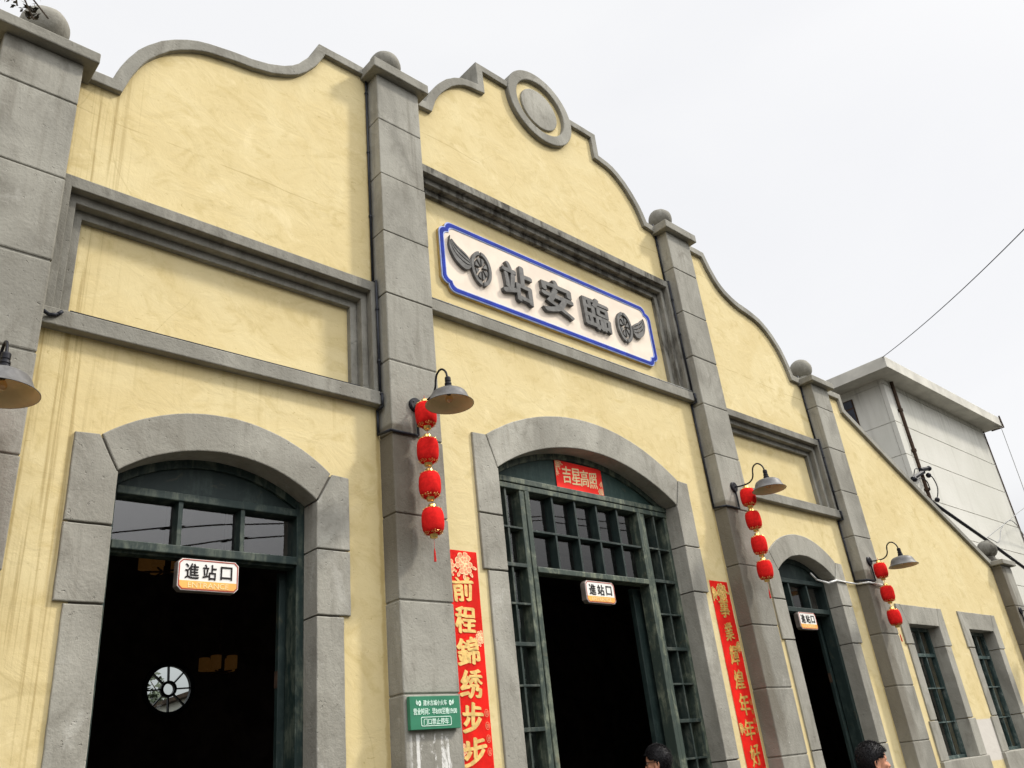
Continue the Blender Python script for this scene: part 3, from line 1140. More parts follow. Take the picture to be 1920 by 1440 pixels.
for s, cx in ((-1, -1.158), (1, 1.09)):
    rx, rz, cz = .136, .208, 6.366
    bm = B()
    for a0, a1 in ((math.radians(96), math.radians(266)), (math.radians(-84), math.radians(86))):
        o_ = circle(cx, cz, rx, rz, 24, a0, a1, False)
        i_ = circle(cx, cz, rx * .74, rz * .78, 24, a0, a1, False)
        plate(bm, [o_ + i_[::-1]], .045, .081, .003)
    for k in range(8):
        a0 = math.radians(22.5 + 45 * k - 15)
        a1 = math.radians(22.5 + 45 * k + 15)
        o_ = circle(cx, cz, rx * .60, rz * .63, 6, a0, a1, False)
        i_ = circle(cx, cz, rx * .17, rz * .16, 3, a0 + .25, a1 - .25, False)
        plate(bm, [o_ + i_[::-1]], .050, .081, .002)
    finish('wheel', bm, M['letter'], plq)
    # four feathers swept up and outwards from the wheel
    bm = B()
    X = lambda x: (x if s < 0 else -x * .97 - .02)
    tipx, tipz = (-1.548, 6.628) if s < 0 else (-1.548, 6.60)
    low = catmull([(tipx, tipz, 0), (-1.568, 6.50, 0), (-1.515, 6.37, 0), (-1.42, 6.292, 0), (-1.35, 6.283, 0), (-1.298, 6.33, 0)], 6)
    upp = catmull([(tipx, tipz, 0), (-1.515, 6.575, 0), (-1.46, 6.53, 0), (-1.385, 6.49, 0), (-1.33, 6.45, 0), (-1.296, 6.40, 0)], 6)
    cuts = [(0.0, .34), (.40, .58), (.64, .80), (.86, 1.0)]
    for c0, c1 in cuts:
        A_ = [l.lerp(u, c0) for l, u in zip(low, upp)]
        B_ = [l.lerp(u, c1) for l, u in zip(low, upp)]
        i0 = 0 if c0 == 0 else 4
        plate(bm, [[(X(p.x), p.y) for p in A_[i0:]] + [(X(p.x), p.y) for p in B_[i0 + 1:][::-1]]], .045, .081, .002)
    finish('wing', bm, M['letter'], plq)

plq.location.y += .028

# ------------------------------------------------------------------ entrance boards under the transoms
SIGN_LAB = ['white and orange entrance board hanging in the left arched doorway',
            'white and orange entrance board under the many-paned transom of the wide middle door',
            'white and orange entrance board in the narrow arched doorway behind the second lantern string']
for lab, cx, zc in zip(SIGN_LAB, (LX - .018, 0.0, RX - .02), (3.018, 3.152, 3.042)):
    r = root('entrance_sign', (cx, .14, 2.92), lab, 'sign', 'entrance boards in the doorways')
    hw, hz = .205, .104

    def cham(hw, hz, c):
        return [(cx + x, zc + z) for x, z in ((-hw + c, -hz), (hw - c, -hz), (hw, -hz + c), (hw, hz - c), (hw - c, hz), (-hw + c, hz), (-hw, hz - c), (-hw, -hz + c))]
    bm = B()
    plate(bm, [cham(hw, hz, .026)], .128, .185, .003)
    finish('case', bm, M['board_side'], r)
    bm = B()
    plate(bm, [cham(hw - .003, hz - .003, .025)], .122, .1275)
    fc = finish('face', bm, M['white'], r)
    bm = B()
    plate(bm, [cham(hw - .007, hz - .007, .024), cham(hw - .013, hz - .013, .022)], .1195, .1216)
    finish('red_line', bm, M['red_line'], fc)
    bm = B()
    zz = zc - .040
    plate(bm, [[(cx - hw + .015, zz), (cx - hw + .015, zc - hz + .034), (cx - hw + .034, zc - hz + .015), (cx + hw - .034, zc - hz + .015), (cx + hw - .015, zc - hz + .034), (cx + hw - .015, zz)]], .1195, .1216)
    finish('orange_band', bm, M['orange'], fc)
    bm = B()
    for ch, dx in (('進', -.112), ('站', 0.004), ('口', .118)):
        glyph(bm, ch, cx + dx, zc + .022, .090 if ch != '口' else .078, .098 if ch != '口' else .086, .1175, .004, bold=.009, brush=.006, seed=5)
    finish('characters', bm, M['black_ink'], fc)
    bm = B()
    glyph(bm, 'ENTRANCE', cx, zc - .066, .27, .034, .1175, .0018, bold=.0)
    finish('lettering', bm, M['pale_orange'], fc)
    bm = B()
    for s in (-1, 1):
        zt = 3.29 if cx > -1 and cx < 1 else 3.15
        tube(bm, [(cx + s * .13, .17, zc + hz - .01), (cx + s * .13, .17, zt)], .005, 6)
    finish('hanger', bm, M['black_metal'], r)


# ------------------------------------------------------------------ red paper: couplets and the banner
def peony(parent, mats, cx, cz, r, yf, seed, clip):
    """a printed peony: rings of rimmed petals with a few leaves; two prints in one part each"""
    rnd = random.Random(seed)
    bm_p, bm_l = B(), B()
    layer = [0]

    def shape(x, z, a, ln, wd, sc):
        pts = []
        for k in range(13):
            t = k / 12
            w = wd * sc * math.sqrt(max(0.0, 1 - (2 * t - 1) ** 2)) * (.55 + .6 * t) * (1 + .10 * math.sin(11 * t + seed + a))
            pts.append((ln * (.5 + (t - .5) * sc), w))
        pts = pts + [(p, -w) for p, w in pts[::-1][1:-1]]
        out = []
        for p, w in pts:
            xx = x + p * math.cos(a) - w * math.sin(a)
            zz = z + p * math.sin(a) + w * math.cos(a)
            out.append((min(max(xx, clip[0]), clip[1]), min(max(zz, clip[2]), clip[3])))
        return out

    def petal(x, z, a, ln, wd, rim=.78, light=False):
        y = yf - .00006 * layer[0]
        layer[0] += 1
        plate(bm_l, [shape(x, z, a, ln, wd, 1.0)], y, y + .0006)
        if not light:
            plate(bm_p, [shape(x, z, a, ln, wd, rim)], y - .00003, y + .0006)
    for k in range(5):
        a = -math.pi * .5 + (k - 2) * .62 + rnd.uniform(-.2, .2)
        petal(cx + r * .75 * math.cos(a), cz + r * .75 * math.sin(a), a, r * .62, r * .15, .7)
    n = 9
    for k in range(n):
        a = 2 * math.pi * k / n + rnd.uniform(-.12, .12)
        petal(cx + r * .28 * math.cos(a), cz + r * .28 * math.sin(a), a, r * rnd.uniform(.62, .74), r * .27)
    for k in range(7):
        a = 2 * math.pi * k / 7 + .3 + rnd.uniform(-.12, .12)
        petal(cx + r * .10 * math.cos(a), cz + r * .10 * math.sin(a), a, r * .48, r * .20, .74)
    for k in range(5):
        a = 2 * math.pi * k / 5 + rnd.uniform(-.3, .3)
        petal(cx, cz - r * .04, a, r * rnd.uniform(.26, .40), r * .10, light=k % 2 == 0)
    o = finish('peony_print', bm_p, mats[0], parent)
    q = finish('petal_rims', bm_l, mats[1], o)
    return o


def couplet(x0, x1, z0, z1, chars, lab, ink, light, w, cxoff, pitch, ztop, shear, seed):
    r = root('couplet_scroll', ((x0 + x1) / 2, -.004, z0), lab, 'banner', 'red paper couplets beside the middle door')
    bm = B()
    # paper with a slight ripple
    nx, nz_ = 5, 40
    grid = [[bm.verts.new((x0 + (x1 - x0) * i / nx, -.006 - .0016 * noise.noise(Vector((i * .5, j * .35, seed))), z0 + (z1 - z0) * j / nz_)) for i in range(nx + 1)] for j in range(nz_ + 1)]
    fs = []
    for j in range(nz_):
        for i in range(nx):
            fs.append(bm.faces.new((grid[j][i], grid[j][i + 1], grid[j + 1][i + 1], grid[j + 1][i])))
    bmesh.ops.solidify(bm, geom=fs, thickness=.0015)
    finish('paper', bm, M['paper'], r)
    cx = (x0 + x1) / 2
    YI = -.0105
    for k, ch in enumerate(chars):
        bm = B()
        rnd = random.Random(seed + k)
        glyph(bm, ch, cx + cxoff + rnd.uniform(-.008, .008), ztop - pitch * k, w * rnd.uniform(.92, 1.06), .205 * rnd.uniform(.93, 1.05), YI, .0016,
              bold=.026 if ink is M['gilt'] else .018, brush=.05, seed=seed + k * 1.7, shear=shear, rot=rnd.uniform(-.02, .16), freq=1.5, nib=1.75)
        finish('character', bm, ink, r)
    clip = (x0 + .006, x1 - .006, z0 + .006, z1 - .012)
    for (px_, pz_, pr_, q) in ((cx + .025, z1 - .105, .098, 0), (cx - .14, z1 - .13, .07, 3), (x1 - .03, z1 - .68, .055, 5), (x0 + .035, z1 - 1.48, .05, 9)):
        peony(r, light, px_, pz_, pr_, YI + .0016, seed + q, clip)
    bm = B()
    for k in range(4):
        zc = z1 - 1.24 - .09 * k
        plate(bm, [circle(x1 - .035, zc, .021, .028, 20), circle(x1 - .035, zc, .018, .025, 20)], YI, YI + .001)
        glyph(bm, '招财进宝'[k], x1 - .035, zc, .024, .032, YI, .001)
    finish('seal_print', bm, light[0], r)
    return r


couplet(-1.962, -1.627, 1.25, 3.348, '前程錦绣步步高', 'red paper couplet with bright gold brush characters beside the green notice', M['gilt'],
        (M['petal'], M['petal_light']), .21, -.002, .2385, 3.035, .10, 3)
couplet(1.640, 1.972, 1.25, 3.358, '事業輝煌年年好', 'red paper couplet with dull gold brush characters right of the middle door', M['gilt_dark'],
        (M['gilt_dark'], M['gilt']), .17, .01, .2415, 3.065, .12, 40)

bn = root('door_banner', (0, .18, 4.176), 'small red paper banner with four gold characters above the middle door', 'banner')
bm = B()
box(bm, -.345, .343, .1795, .1815, 4.176, 4.462)
finish('paper', bm, M['paper'], bn)
for ch, x, z in (('吉', -.185, 4.322), ('星', -.058, 4.322), ('高', .072, 4.322), ('照', .200, 4.318)):
    bm = B()
    glyph(bm, ch, x, z, .122, .180, .1765, .0016, bold=.017, brush=.03, seed=x * 7 + 3, shear=.12, rot=.06, freq=1.5, nib=1.5)
    finish('character', bm, M['petal_light'], bn)
clip = (-.338, .336, 4.182, 4.456)
for (px_, pz_, pr_, q) in ((-.31, 4.44, .062, 2), (-.335, 4.34, .036, 4), (.315, 4.195, .062, 6), (.335, 4.30, .034, 7)):
    peony(bn, (M['petal'], M['petal_light']), px_, pz_, pr_, .1792, q, clip)

# ------------------------------------------------------------------ green notice on the pilaster
nr = root('notice_board', (-2.30, -.19, 2.0), 'green notice with white lettering fixed low on the pilaster beside the gold couplet', 'sign')
bm = B()
box(bm, -2.520, -2.088, -.216, -.182, 1.998, 2.212, .002)
finish('board', bm, M['notice'], nr)
bm = B()
NYF = -.2185
NXC = -2.304
glyph(bm, '建水古城小火车', NXC, 2.168, .205, .036, NYF, .0022, bold=.012)
glyph(bm, '营业时间：早8:00至晚19:00', NXC, 2.113, .375, .042, NYF, .0022, bold=.012)
glyph(bm, '门口禁止停车', NXC + .002, 2.047, .215, .040, NYF, .0022, bold=.008)
finish('lettering', bm, M['mint'], nr)
bm = B()


def rrect(x0, x1, z0, z1, r, n=5):
    out = []
    for cx, cz, a in ((x1 - r, z1 - r, 0), (x0 + r, z1 - r, 90), (x0 + r, z0 + r, 180), (x1 - r, z0 + r, 270)):
        for k in range(n + 1):
            t = math.radians(a + 90 * k / n)
            out.append((cx + r * math.cos(t), cz + r * math.sin(t)))
    return out


plate(bm, [rrect(NXC - .128, NXC + .134, 2.018, 2.078, .012), rrect(NXC - .124, NXC + .130, 2.022, 2.074, .009)], NYF, NYF + .0022)
finish('lettering_frame', bm, M['mint'], nr)
for s in (-1, 1):
    bm = B()
    cx = NXC + s * .133
    plate(bm, [circle(cx, 2.166, .011, .018, 20), circle(cx, 2.166, .004, .008, 12)], NYF, NYF + .0022)
    for k in range(3):
        z = 2.152 + .009 * k
        plate(bm, [[(cx + s * .013, z), (cx + s * .024, z + .004), (cx + s * (.036 - .003 * k), z + .022), (cx + s * .022, z + .011)]], NYF, NYF + .0022)
    finish('emblem', bm, M['mint'], nr)

# ------------------------------------------------------------------ gooseneck wall lamps
LAMPS = [(-5.30, 3.84, 'grey gooseneck wall lamp cut by the left edge of the photo'),
         (-2.302, 4.462, 'grey gooseneck wall lamp above the lantern string nearest the green notice'),
         (2.262, 4.447, 'grey gooseneck wall lamp above the lanterns right of the middle door'),
         (5.272, 3.84, 'dark gooseneck wall lamp above the string of only three lanterns'),
         (10.74, 3.44, 'dark gooseneck wall lamp on the last pilaster at the right edge')]


def make_lamp():
    r = root('wall_lamp', (0, 0, 0), 'lamp', 'wall lamp', 'gooseneck wall lamps on the pilasters')
    bm = B()
    lathe(bm, [(.001, -.026), (.052, -.026), (.062, -.018), (.062, .002)], 0, 0, 0, 28, 'y')
    for dx, dz in ((-.03, .02), (.03, -.02)):
        lathe(bm, [(.001, -.031), (.007, -.030), (.007, -.024)], dx, 0, dz, 8, 'y')
    finish('wall_plate', bm, M['black_metal'], r, world=False)
    bm = B()
    pth = [(0, -.02, 0), (0, -.07, -.012), (0, -.12, -.016), (0, -.18, -.017), (0, -.225, -.008), (0, -.265, .020), (0, -.284, .060), (0, -.290, .10),
           (0, -.305, .142), (0, -.335, .166), (0, -.368, .169), (0, -.402, .148), (0, -.428, .11), (0, -.441, .05)]
    tube(bm, catmull(pth, 4), .0085, 10)
    finish('arm', bm, M['black_metal'], r, smooth=True, world=False)
    bm = B()
    cy = -.441
    lathe(bm, [(.001, .066), (.021, .066), (.024, .058), (.024, .030), (.021, .026), (.021, .020), (.027, .016), (.028, .004), (.024, .0), (.024, -.006),
               (.031, -.010), (.033, -.040), (.048, -.046)], 0, cy, 0, 28)
    finish('socket', bm, M['black_metal'], r, world=False)
    bm = B()
    prof = [(.040, -.040), (.070, -.046), (.105, -.056), (.130, -.072), (.142, -.092), (.150, -.115), (.162, -.140), (.180, -.158), (.190, -.166)]
    lathe(bm, prof + [(.190, -.169), (.187, -.169)], 0, cy, 0, 56)
    sh = finish('shade', bm, M['shade_grey'], r, smooth=True, world=False)
    bm = B()
    lathe(bm, [(.187, -.1685), (.178, -.160), (.159, -.143), (.147, -.117), (.138, -.094), (.126, -.076), (.10, -.061), (.04, -.050), (.001, -.049)], 0, cy, 0, 56)
    o = finish('reflector', bm, M['enamel'], sh, smooth=True, world=False)
    bm = B()
    lathe(bm, [(.001, -.05), (.018, -.05), (.018, -.082), (.013, -.088)], 0, cy, 0, 20)
    finish('bulb_holder', bm, M['rust'], r, world=False)
    bm = B()
    lathe(bm, [(.013, -.088), (.022, -.10), (.030, -.118), (.030, -.130), (.022, -.146), (.008, -.153), (.001, -.154)], 0, cy, 0, 20)
    finish('bulb', bm, M['bulb'], r, smooth=True, world=False)
    bm = B()
    tube(bm, [(.008, -.014, -.05), (.008, -.014, -.27)], .011, 8)
    finish('wire_cover', bm, M['pipe'], r, world=False)
    return r


lamp0 = make_lamp()
for i, (x, z, lab) in enumerate(LAMPS):
    if i == 0:
        lamp0.location = (x, PF, z)
        lamp0['label'] = lab
    else:
        copy_tree(lamp0, None, (x, PF, z), lab)


# ------------------------------------------------------------------ red lanterns
def make_lantern():
    r = root('red_lantern', (0, 0, 0), 'lantern', 'lantern', 'red lanterns strung below the wall lamps')
    bm = B()
    prof = [(.034, .105), (.054, .099), (.070, .086), (.080, .066), (.085, .038), (.0865, 0.0), (.085, -.038), (.080, -.066), (.070, -.086), (.054, -.099), (.034, -.105)]
    lathe(bm, prof, 0, 0, 0, 36)
    finish('body', bm, M['red'], r, smooth=True, world=False)
    for s in (1, -1):
        bm = B()
        lathe(bm, [(.001, s * .132), (.026, s * .132), (.030, s * .126), (.029, s * .106), (.036, s * .100)], 0, 0, 0, 20)
        cp = finish('collar', bm, M['gold'], r, smooth=True, world=False)
        bm = B()
        for k in range(6):
            a = 2 * math.pi * k / 6
            for da, rad, hh, rr in ((0, .058, .0985, .009), (.30, .067, .0925, .007), (-.30, .067, .0925, .007), (0.0, .073, .0865, .006)):
                c = Vector((rad * math.cos(a + da), rad * math.sin(a + da), s * hh))
                nrm = Vector((math.cos(a + da) * .6, math.sin(a + da) * .6, s * .8)).normalized()
                t1 = nrm.orthogonal().normalized()
                t2 = nrm.cross(t1)
                ring = [c + nrm * .002 + (t1 * math.cos(u) + t2 * math.sin(u)) * rr for u in (2 * math.pi * j / 9 for j in range(8))]
                tube(bm, ring, .0016, 4, False)
        finish('filigree', bm, M['gold'], cp, world=False)
    return r


lant0 = make_lantern()
tas_me = None
ORD = ['topmost', 'second from top', 'third from top', 'lowest']
STR = [(-2.302, -.312, [4.326, 4.018, 3.733, 3.446], 'by the left side of the middle door'),
       (2.262, -.335, [4.279, 4.006, 3.720, 3.440], 'at the right side of the middle door'),
       (5.272, -.303, [3.684, 3.375, 3.065], 'in the string of three left of the two windows'),
       (-5.335, -.312, [3.700, 3.392, 3.105, 2.82], 'in the string almost wholly cut off at the left edge')]
SW = [(-2.302, 'red lantern, %s of the string %s'), ]
first = True
for (x, y, zs, where) in STR:
    for k, z in enumerate(zs):
        last = (k == len(zs) - 1)
        o_ = ORD[k] if not last else 'lowest, with a thin tassel,'
        lab = 'red lantern, %s %s' % (o_, where) if not last else 'red lantern, lowest and tasselled, %s' % where
        jx = x + random.uniform(-.006, .006)
        if first:
            o = lant0
            o.location = (jx, y, z)
            o['label'] = lab
            first = False
        else:
            o = copy_tree(lant0, None, (jx, y, z), lab)
            for ch in list(o.children):
                if ch.name.startswith(('cord', 'tassel')):
                    bpy.data.objects.remove(ch)
        o.rotation_euler = (random.uniform(-.05, .05), random.uniform(-.06, .06), random.uniform(0, 6.28))
        bm = B()
        ztop = zs[k - 1] - z - .13 if k else {True: .17}.get(True)
        tube(bm, [(0, 0, .128), (.003, .002, (.128 + ztop) / 2), (0, 0, ztop)], .0022, 5)
        finish('cord', bm, M['tassel'], o, world=False)
        if last:
            bm = B()
            tube(bm, [(0, 0, -.13), (.001, 0, -.215)], .0012, 4)
            for q in range(7):
                a = 2 * math.pi * q / 7
                tube(bm, [(0, 0, -.21), (.004 * math.cos(a), .004 * math.sin(a), -.235), (.007 * math.cos(a), .007 * math.sin(a), -.31)], .0025, 4)
            finish('tassel', bm, M['tassel'], o, world=False)


# ------------------------------------------------------------------ pipes and wires on the facade
def pipe(name, pts, r, mat, lab, cat='pipe', clips=(), group=None):
    rt = root(name, pts[0], lab, cat, group)
    bm = B()
    for a, b in zip(pts, pts[1:]):
        tube(bm, [a, b], r, 8)
    for p in pts[1:-1]:
        ball(bm, Vector(p), r * 1.05, 8, 6)
    finish('tube', bm, mat, rt, smooth=True)
    if clips:
        bm = B()
        for (p, q) in clips:
            tube(bm, [p, q], r * 1.45, 8)
        finish('clip', bm, mat, rt)
    return rt


def corner_pipe(xc, ztop, zframe, zsill, zj, lamp_x, lab):
    x1 = xc - .022
    pts = [(x1, -.016, ztop), (x1, -.016, zframe), (x1, -.066, zframe - .01), (x1, -.066, zsill - .02), (x1, -.092, zsill - .03), (x1, -.092, zsill - .14), (x1, -.018, zsill - .15),
           (x1, -.018, zj + .02), (x1 + .004, PF - .012, zj), (lamp_x, PF - .012, zj)]
    zc = [ztop - .35 - .75 * k for k in range(12)]
    clips = [((x1, -.016, z), (x1, -.016, z + .018)) for z in zc if z > zframe + .1]
    clips += [((x1, -.066, z), (x1, -.066, z + .018)) for z in (zframe - .3, zframe - .8) if z > zsill]
    return pipe('conduit_pipe', pts, .0115, M['pipe'], lab, 'pipe', clips, 'dark conduits down the pilaster corners')


corner_pipe(-2.54, 8.20, 5.645, 4.57, 4.19, -2.30, 'dark conduit down the corner left of the pilaster with the green notice')
corner_pipe(2.03, 8.20, 7.27, 5.66, 4.19, 2.26, 'dark conduit down the corner left of the pilaster beside the plaque')
corner_pipe(5.06, 6.68, 5.64, 4.57, 3.57, 5.27, 'dark conduit down the corner left of the pilaster with three lanterns')
cl = [((x, -.066, 5.672), (x + .018, -.066, 5.672)) for x in (-1.76, -1.45, -1.0, -.55, -.1, .4, .9, 1.35, 1.8)]
pipe('sill_conduit', [(-2.02, -.066, 5.672), (2.0, -.066, 5.672)], .007, M['pipe_grey'], 'thin grey conduit with white clips along the ledge under the plaque', 'pipe', cl)
pipe('sill_conduit', [(-5.06, -.12, 4.50), (-5.02, -.09, 4.50), (-4.975, -.088, 4.515), (-4.95, -.088, 4.545)], .012, M['pipe'], 'short dark elbow of conduit at the left end of the left ledge', 'pipe')
pipe('sill_conduit', [(-4.9, -.06, 4.577), (-2.75, -.06, 4.577)], .006, M['pipe'], 'thin dark wire laid along the left ledge below the blank panel', 'wire')
pipe('white_conduit', [(4.15, .12, 3.66), (4.262, .12, 3.585), (4.36, .02, 3.525), (4.48, -.036, 3.555), (4.72, -.036, 3.55), (5.036, -.036, 3.545), (5.045, -.195, 3.535), (5.27, -.195, 3.53), (5.45, -.195, 3.525)], .0125,
     M['white_pipe'], 'white plastic conduit running from the narrow arched doorway to the pilaster', 'pipe')


def wire(name, pts, r, mat, lab, cat='wire', k=8):
    bm = B()
    tube(bm, catmull(pts, k), r, 6)
    return tag(finish(name, bm, mat, smooth=True), lab, cat)


def sag(a, b, s, n=10):
    a, b = Vector(a), Vector(b)
    return [a.lerp(b, i / n) - Vector((0, 0, s * 4 * (i / n) * (1 - i / n))) for i in range(n + 1)]


wire('black_cable', [(12.9, 1.5, 6.36), (13.64, 1.5, 6.19), (15.76, 1.5, 5.73), (16.32, 1.5, 5.595), (16.9, 1.5, 5.455), (19.0, 1.5, 4.96), (24.0, 1.5, 3.8)], .042, M['black_metal'],
     'thick black cable slanting down behind the last finial', 'cable')

# ------------------------------------------------------------------ the grey block behind on the right
gb = root('apartment_block', (25.4, 4.5, 0), 'plain grey rendered block with flat overhanging roof behind the station', 'building')
GX0, GX1, GY0, GY1, GZ = 20.90, 29.95, 4.5, 16.0, 12.64
bm = B()
ZL = [12.42, 11.05, 9.90, 8.48, 7.38, 6.1, 4.8, 3.4, 2.0]
zs = [0.0] + ZL[::-1] + [GZ]
box(bm, GX0 + .02, GX1 - .02, GY0 + .02, GY1, 0, GZ)
for a, b in zip(zs, zs[1:]):
    # front face and side face panels, grooves between
    box(bm, GX0 + .5, GX1, GY0, GY0 + .1, a + .012, b - .012, .006)
    plate(bm, [rect(GX0, GX0 + .1, a + .012, b - .012)], GY0 + .11, GY1 - .1)
    box(bm, GX0, GX0 + .5, GY0 - .05, GY0 + .1, a + .010, b - .010, .006)
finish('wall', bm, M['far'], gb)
bm = B()
box(bm, GX0 - .78, GX1 + .55, GY0 - .62, GY1 + .6, 12.60, 12.99, .01)
finish('roof_slab', bm, M['far_roof'], gb)
bm = B()
RXp = 21.52
PYp = GY0 - .10
tube(bm, [(RXp, PYp, 12.60), (RXp, PYp, 4.0)], .058, 10)
for z in (11.5, 10.05, 8.7, 7.3):
    tube(bm, [(RXp, PYp, z), (RXp, PYp, z + .09)], .082, 10)
finish('drainpipe', bm, M['rust'], gb)
bm = B()
tube(bm, [(GX1 - .03, GY0 - .03, 12.5), (GX1 - .03, GY0 - .03, 2.0)], .022, 6)
tube(bm, [(GX1 + .48, GY0 - .64, 13.06), (GX1 + .48, GY0 - .66, 12.55), (GX1 + .1, GY0 - .3, 12.45)], .03, 6)
finish('downlead', bm, M['rust'], gb)
bm = B()
box(bm, GX0 - .03, GX0 + .01, GY0 + 1.1, GY0 + 2.6, 11.2, 12.3, .005)
gw = finish('window', bm, M['rust'], gb)
bm = B()
box(bm, GX0 - .036, GX0 - .03, GY0 + 1.15, GY0 + 1.82, 11.25, 11.95)
box(bm, GX0 - .036, GX0 - .03, GY0 + 1.88, GY0 + 2.55, 11.25, 11.95)
box(bm, GX0 - .036, GX0 - .03, GY0 + 1.15, GY0 + 2.55, 12.0, 12.26)
finish('pane', bm, mat_plain('dark_pane', (0.03, 0.035, 0.05), .15, 0, .2, 3), gw)

# insulator bracket with its loops of wire
br = root('insulator_bracket', (20.7, 4.3, 9.1), 'dark iron insulator bracket with hanging wires on the rusty drainpipe', 'bracket')
bm = B()
tube(bm, [(20.2, 4.25, 8.86), (21.15, 4.25, 9.22)], .07, 6)
tube(bm, [(21.1, 4.25, 9.30), (21.75, 4.25, 9.45)], .07, 6)
tube(bm, [(21.52, 4.42, 9.3), (21.3, 4.25, 9.25)], .06, 6)
for p in ((20.25, 4.22, 8.84), (21.78, 4.22, 9.45), (21.55, 4.22, 9.18)):
    ball(bm, Vector(p), .085, 10, 8)
finish('arm', bm, M['black_metal'], br)
bm = B()
tube(bm, catmull([(21.62, 4.3, 9.22), (21.97, 4.3, 9.26), (22.17, 4.3, 9.10), (22.20, 4.3, 8.87), (22.24, 4.38, 8.66), (22.13, 4.42, 8.50)], 6), .017, 6)
tube(bm, catmull([(20.3, 4.25, 8.9), (20.5, 4.2, 9.2), (20.9, 4.25, 9.3)], 6), .016, 6)
tube(bm, catmull([(20.4, 4.25, 8.8), (20.7, 4.2, 8.95), (21.3, 4.25, 8.95), (21.5, 4.3, 8.7)], 6), .016, 6)
ball(bm, Vector((22.12, 4.40, 8.49)), .085, 8, 6)
finish('wire', bm, M['black_metal'], br)

wire('overhead_wire', sag((20.15, 3.95, 12.97), (8.6, -6.0, 10.75), .28), .012, M['black_metal'], 'single thin wire rising across the pale sky from the grey roof corner')
wire('loose_wire', [(24.0, 4.0, 7.27), (25.4, 4.0, 7.72), (26.72, 4.0, 8.14), (27.92, 4.0, 8.53), (29.6, 4.0, 9.08), (36, 3.5, 11.2)], .014, M['pipe_grey'], 'pale straight wire crossing the low right part of the grey block')
wire('loose_wire', [(29.9, 4.35, 7.9), (28.2, 4.1, 8.35), (27.10, 4.0, 8.27), (26.07, 4.0, 7.87), (25.57, 4.0, 7.48), (25.19, 4.0, 7.28), (24.85, 4.0, 7.31), (24.3, 4.0, 7.37)], .016, M['pipe_grey'], 'pale sagging wire looped against the grey block above the last finial')
wire('loose_wire', [(30.3, 3.9, 12.5), (30.38, 3.95, 10.5), (30.30, 3.95, 9.0), (30.6, 3.9, 7.6), (31.0, 3.9, 6.0)], .012, M['pipe_grey'], 'hair-thin wire hanging beside the far edge of the grey block')

# cables across the street that show as lines in the transom glass
wire('street_cable', [(-14, -6, 2.6), (-2.53, -6, 5.19), (-1.81, -6, 5.33), (-.93, -6, 5.50), (-.05, -6, 5.62), (5.4, -6, 6.42), (7.1, -6, 6.58), (16, -6, 7.0)], .012, M['black_metal'], 'upper black street cable seen as a line in the transom glass')
wire('street_cable', [(-14, -6.1, 2.0), (-1.57, -6.1, 5.12), (-.88, -6.1, 5.27), (-.05, -6.1, 5.44), (5.4, -6.1, 6.36), (7.1, -6.1, 6.47), (16, -6.1, 6.8)], .012, M['black_metal'], 'lower black street cable seen as a line in the transom glass')


# ------------------------------------------------------------------ hanging lamps inside the hall
def chandelier(loc, lab):
    r = root('hall_chandelier', loc, lab, 'chandelier', 'amber chandeliers inside the dark hall')
    x, y, z = loc
    bm = B()
    for k in range(5):
        a = 2 * math.pi * k / 5 + .3
        lathe(bm, [(.055, .0), (.062, .002), (.062, .15), (.055, .152)], x + .17 * math.cos(a), y + .17 * math.sin(a), z, 18, 'z', True)
    finish('shade', bm, M['amber'], r)
    bm = B()
    tube(bm, [(x, y, z + .06), (x, y, 5.4)], .012, 6)
    for k in range(5):
        a = 2 * math.pi * k / 5 + .3
        tube(bm, [(x, y, z - .02), (x + .17 * math.cos(a), y + .17 * math.sin(a), z - .02)], .010, 6)
    finish('arm', bm, M['rust'], r)
    return r


chandelier((-1.53, 5.0, 3.20), 'dim amber chandelier right of the round window inside the dark hall')
chandelier((-2.93, 3.3, 3.90), 'dim amber chandelier half hidden behind the entrance board of the left door')


# ------------------------------------------------------------------ trees
def leaf_cloud(bm, centre, radii, count, size, rnd, flat=.5):
    for _ in range(count):
        while True:
            p = Vector((rnd.uniform(-1, 1), rnd.uniform(-1, 1), rnd.uniform(-1, 1)))
            if p.length <= 1:
                break
        p = Vector((p.x * radii[0], p.y * radii[1], p.z * radii[2])) + Vector(centre)
        a = Vector((rnd.gauss(0, 1), rnd.gauss(0, 1), rnd.gauss(0, flat))).normalized()
        b = a.orthogonal().normalized()
        b.rotate(Matrix.Rotation(rnd.uniform(0, 6.28), 3, a))
        s = size * rnd.uniform(.6, 1.3)
        vs = [bm.verts.new(p + a * s), bm.verts.new(p + b * s * .45 + a * s * .1), bm.verts.new(p - a * s), bm.verts.new(p - b * s * .45 + a * s * .1)]
        bm.faces.new(vs)


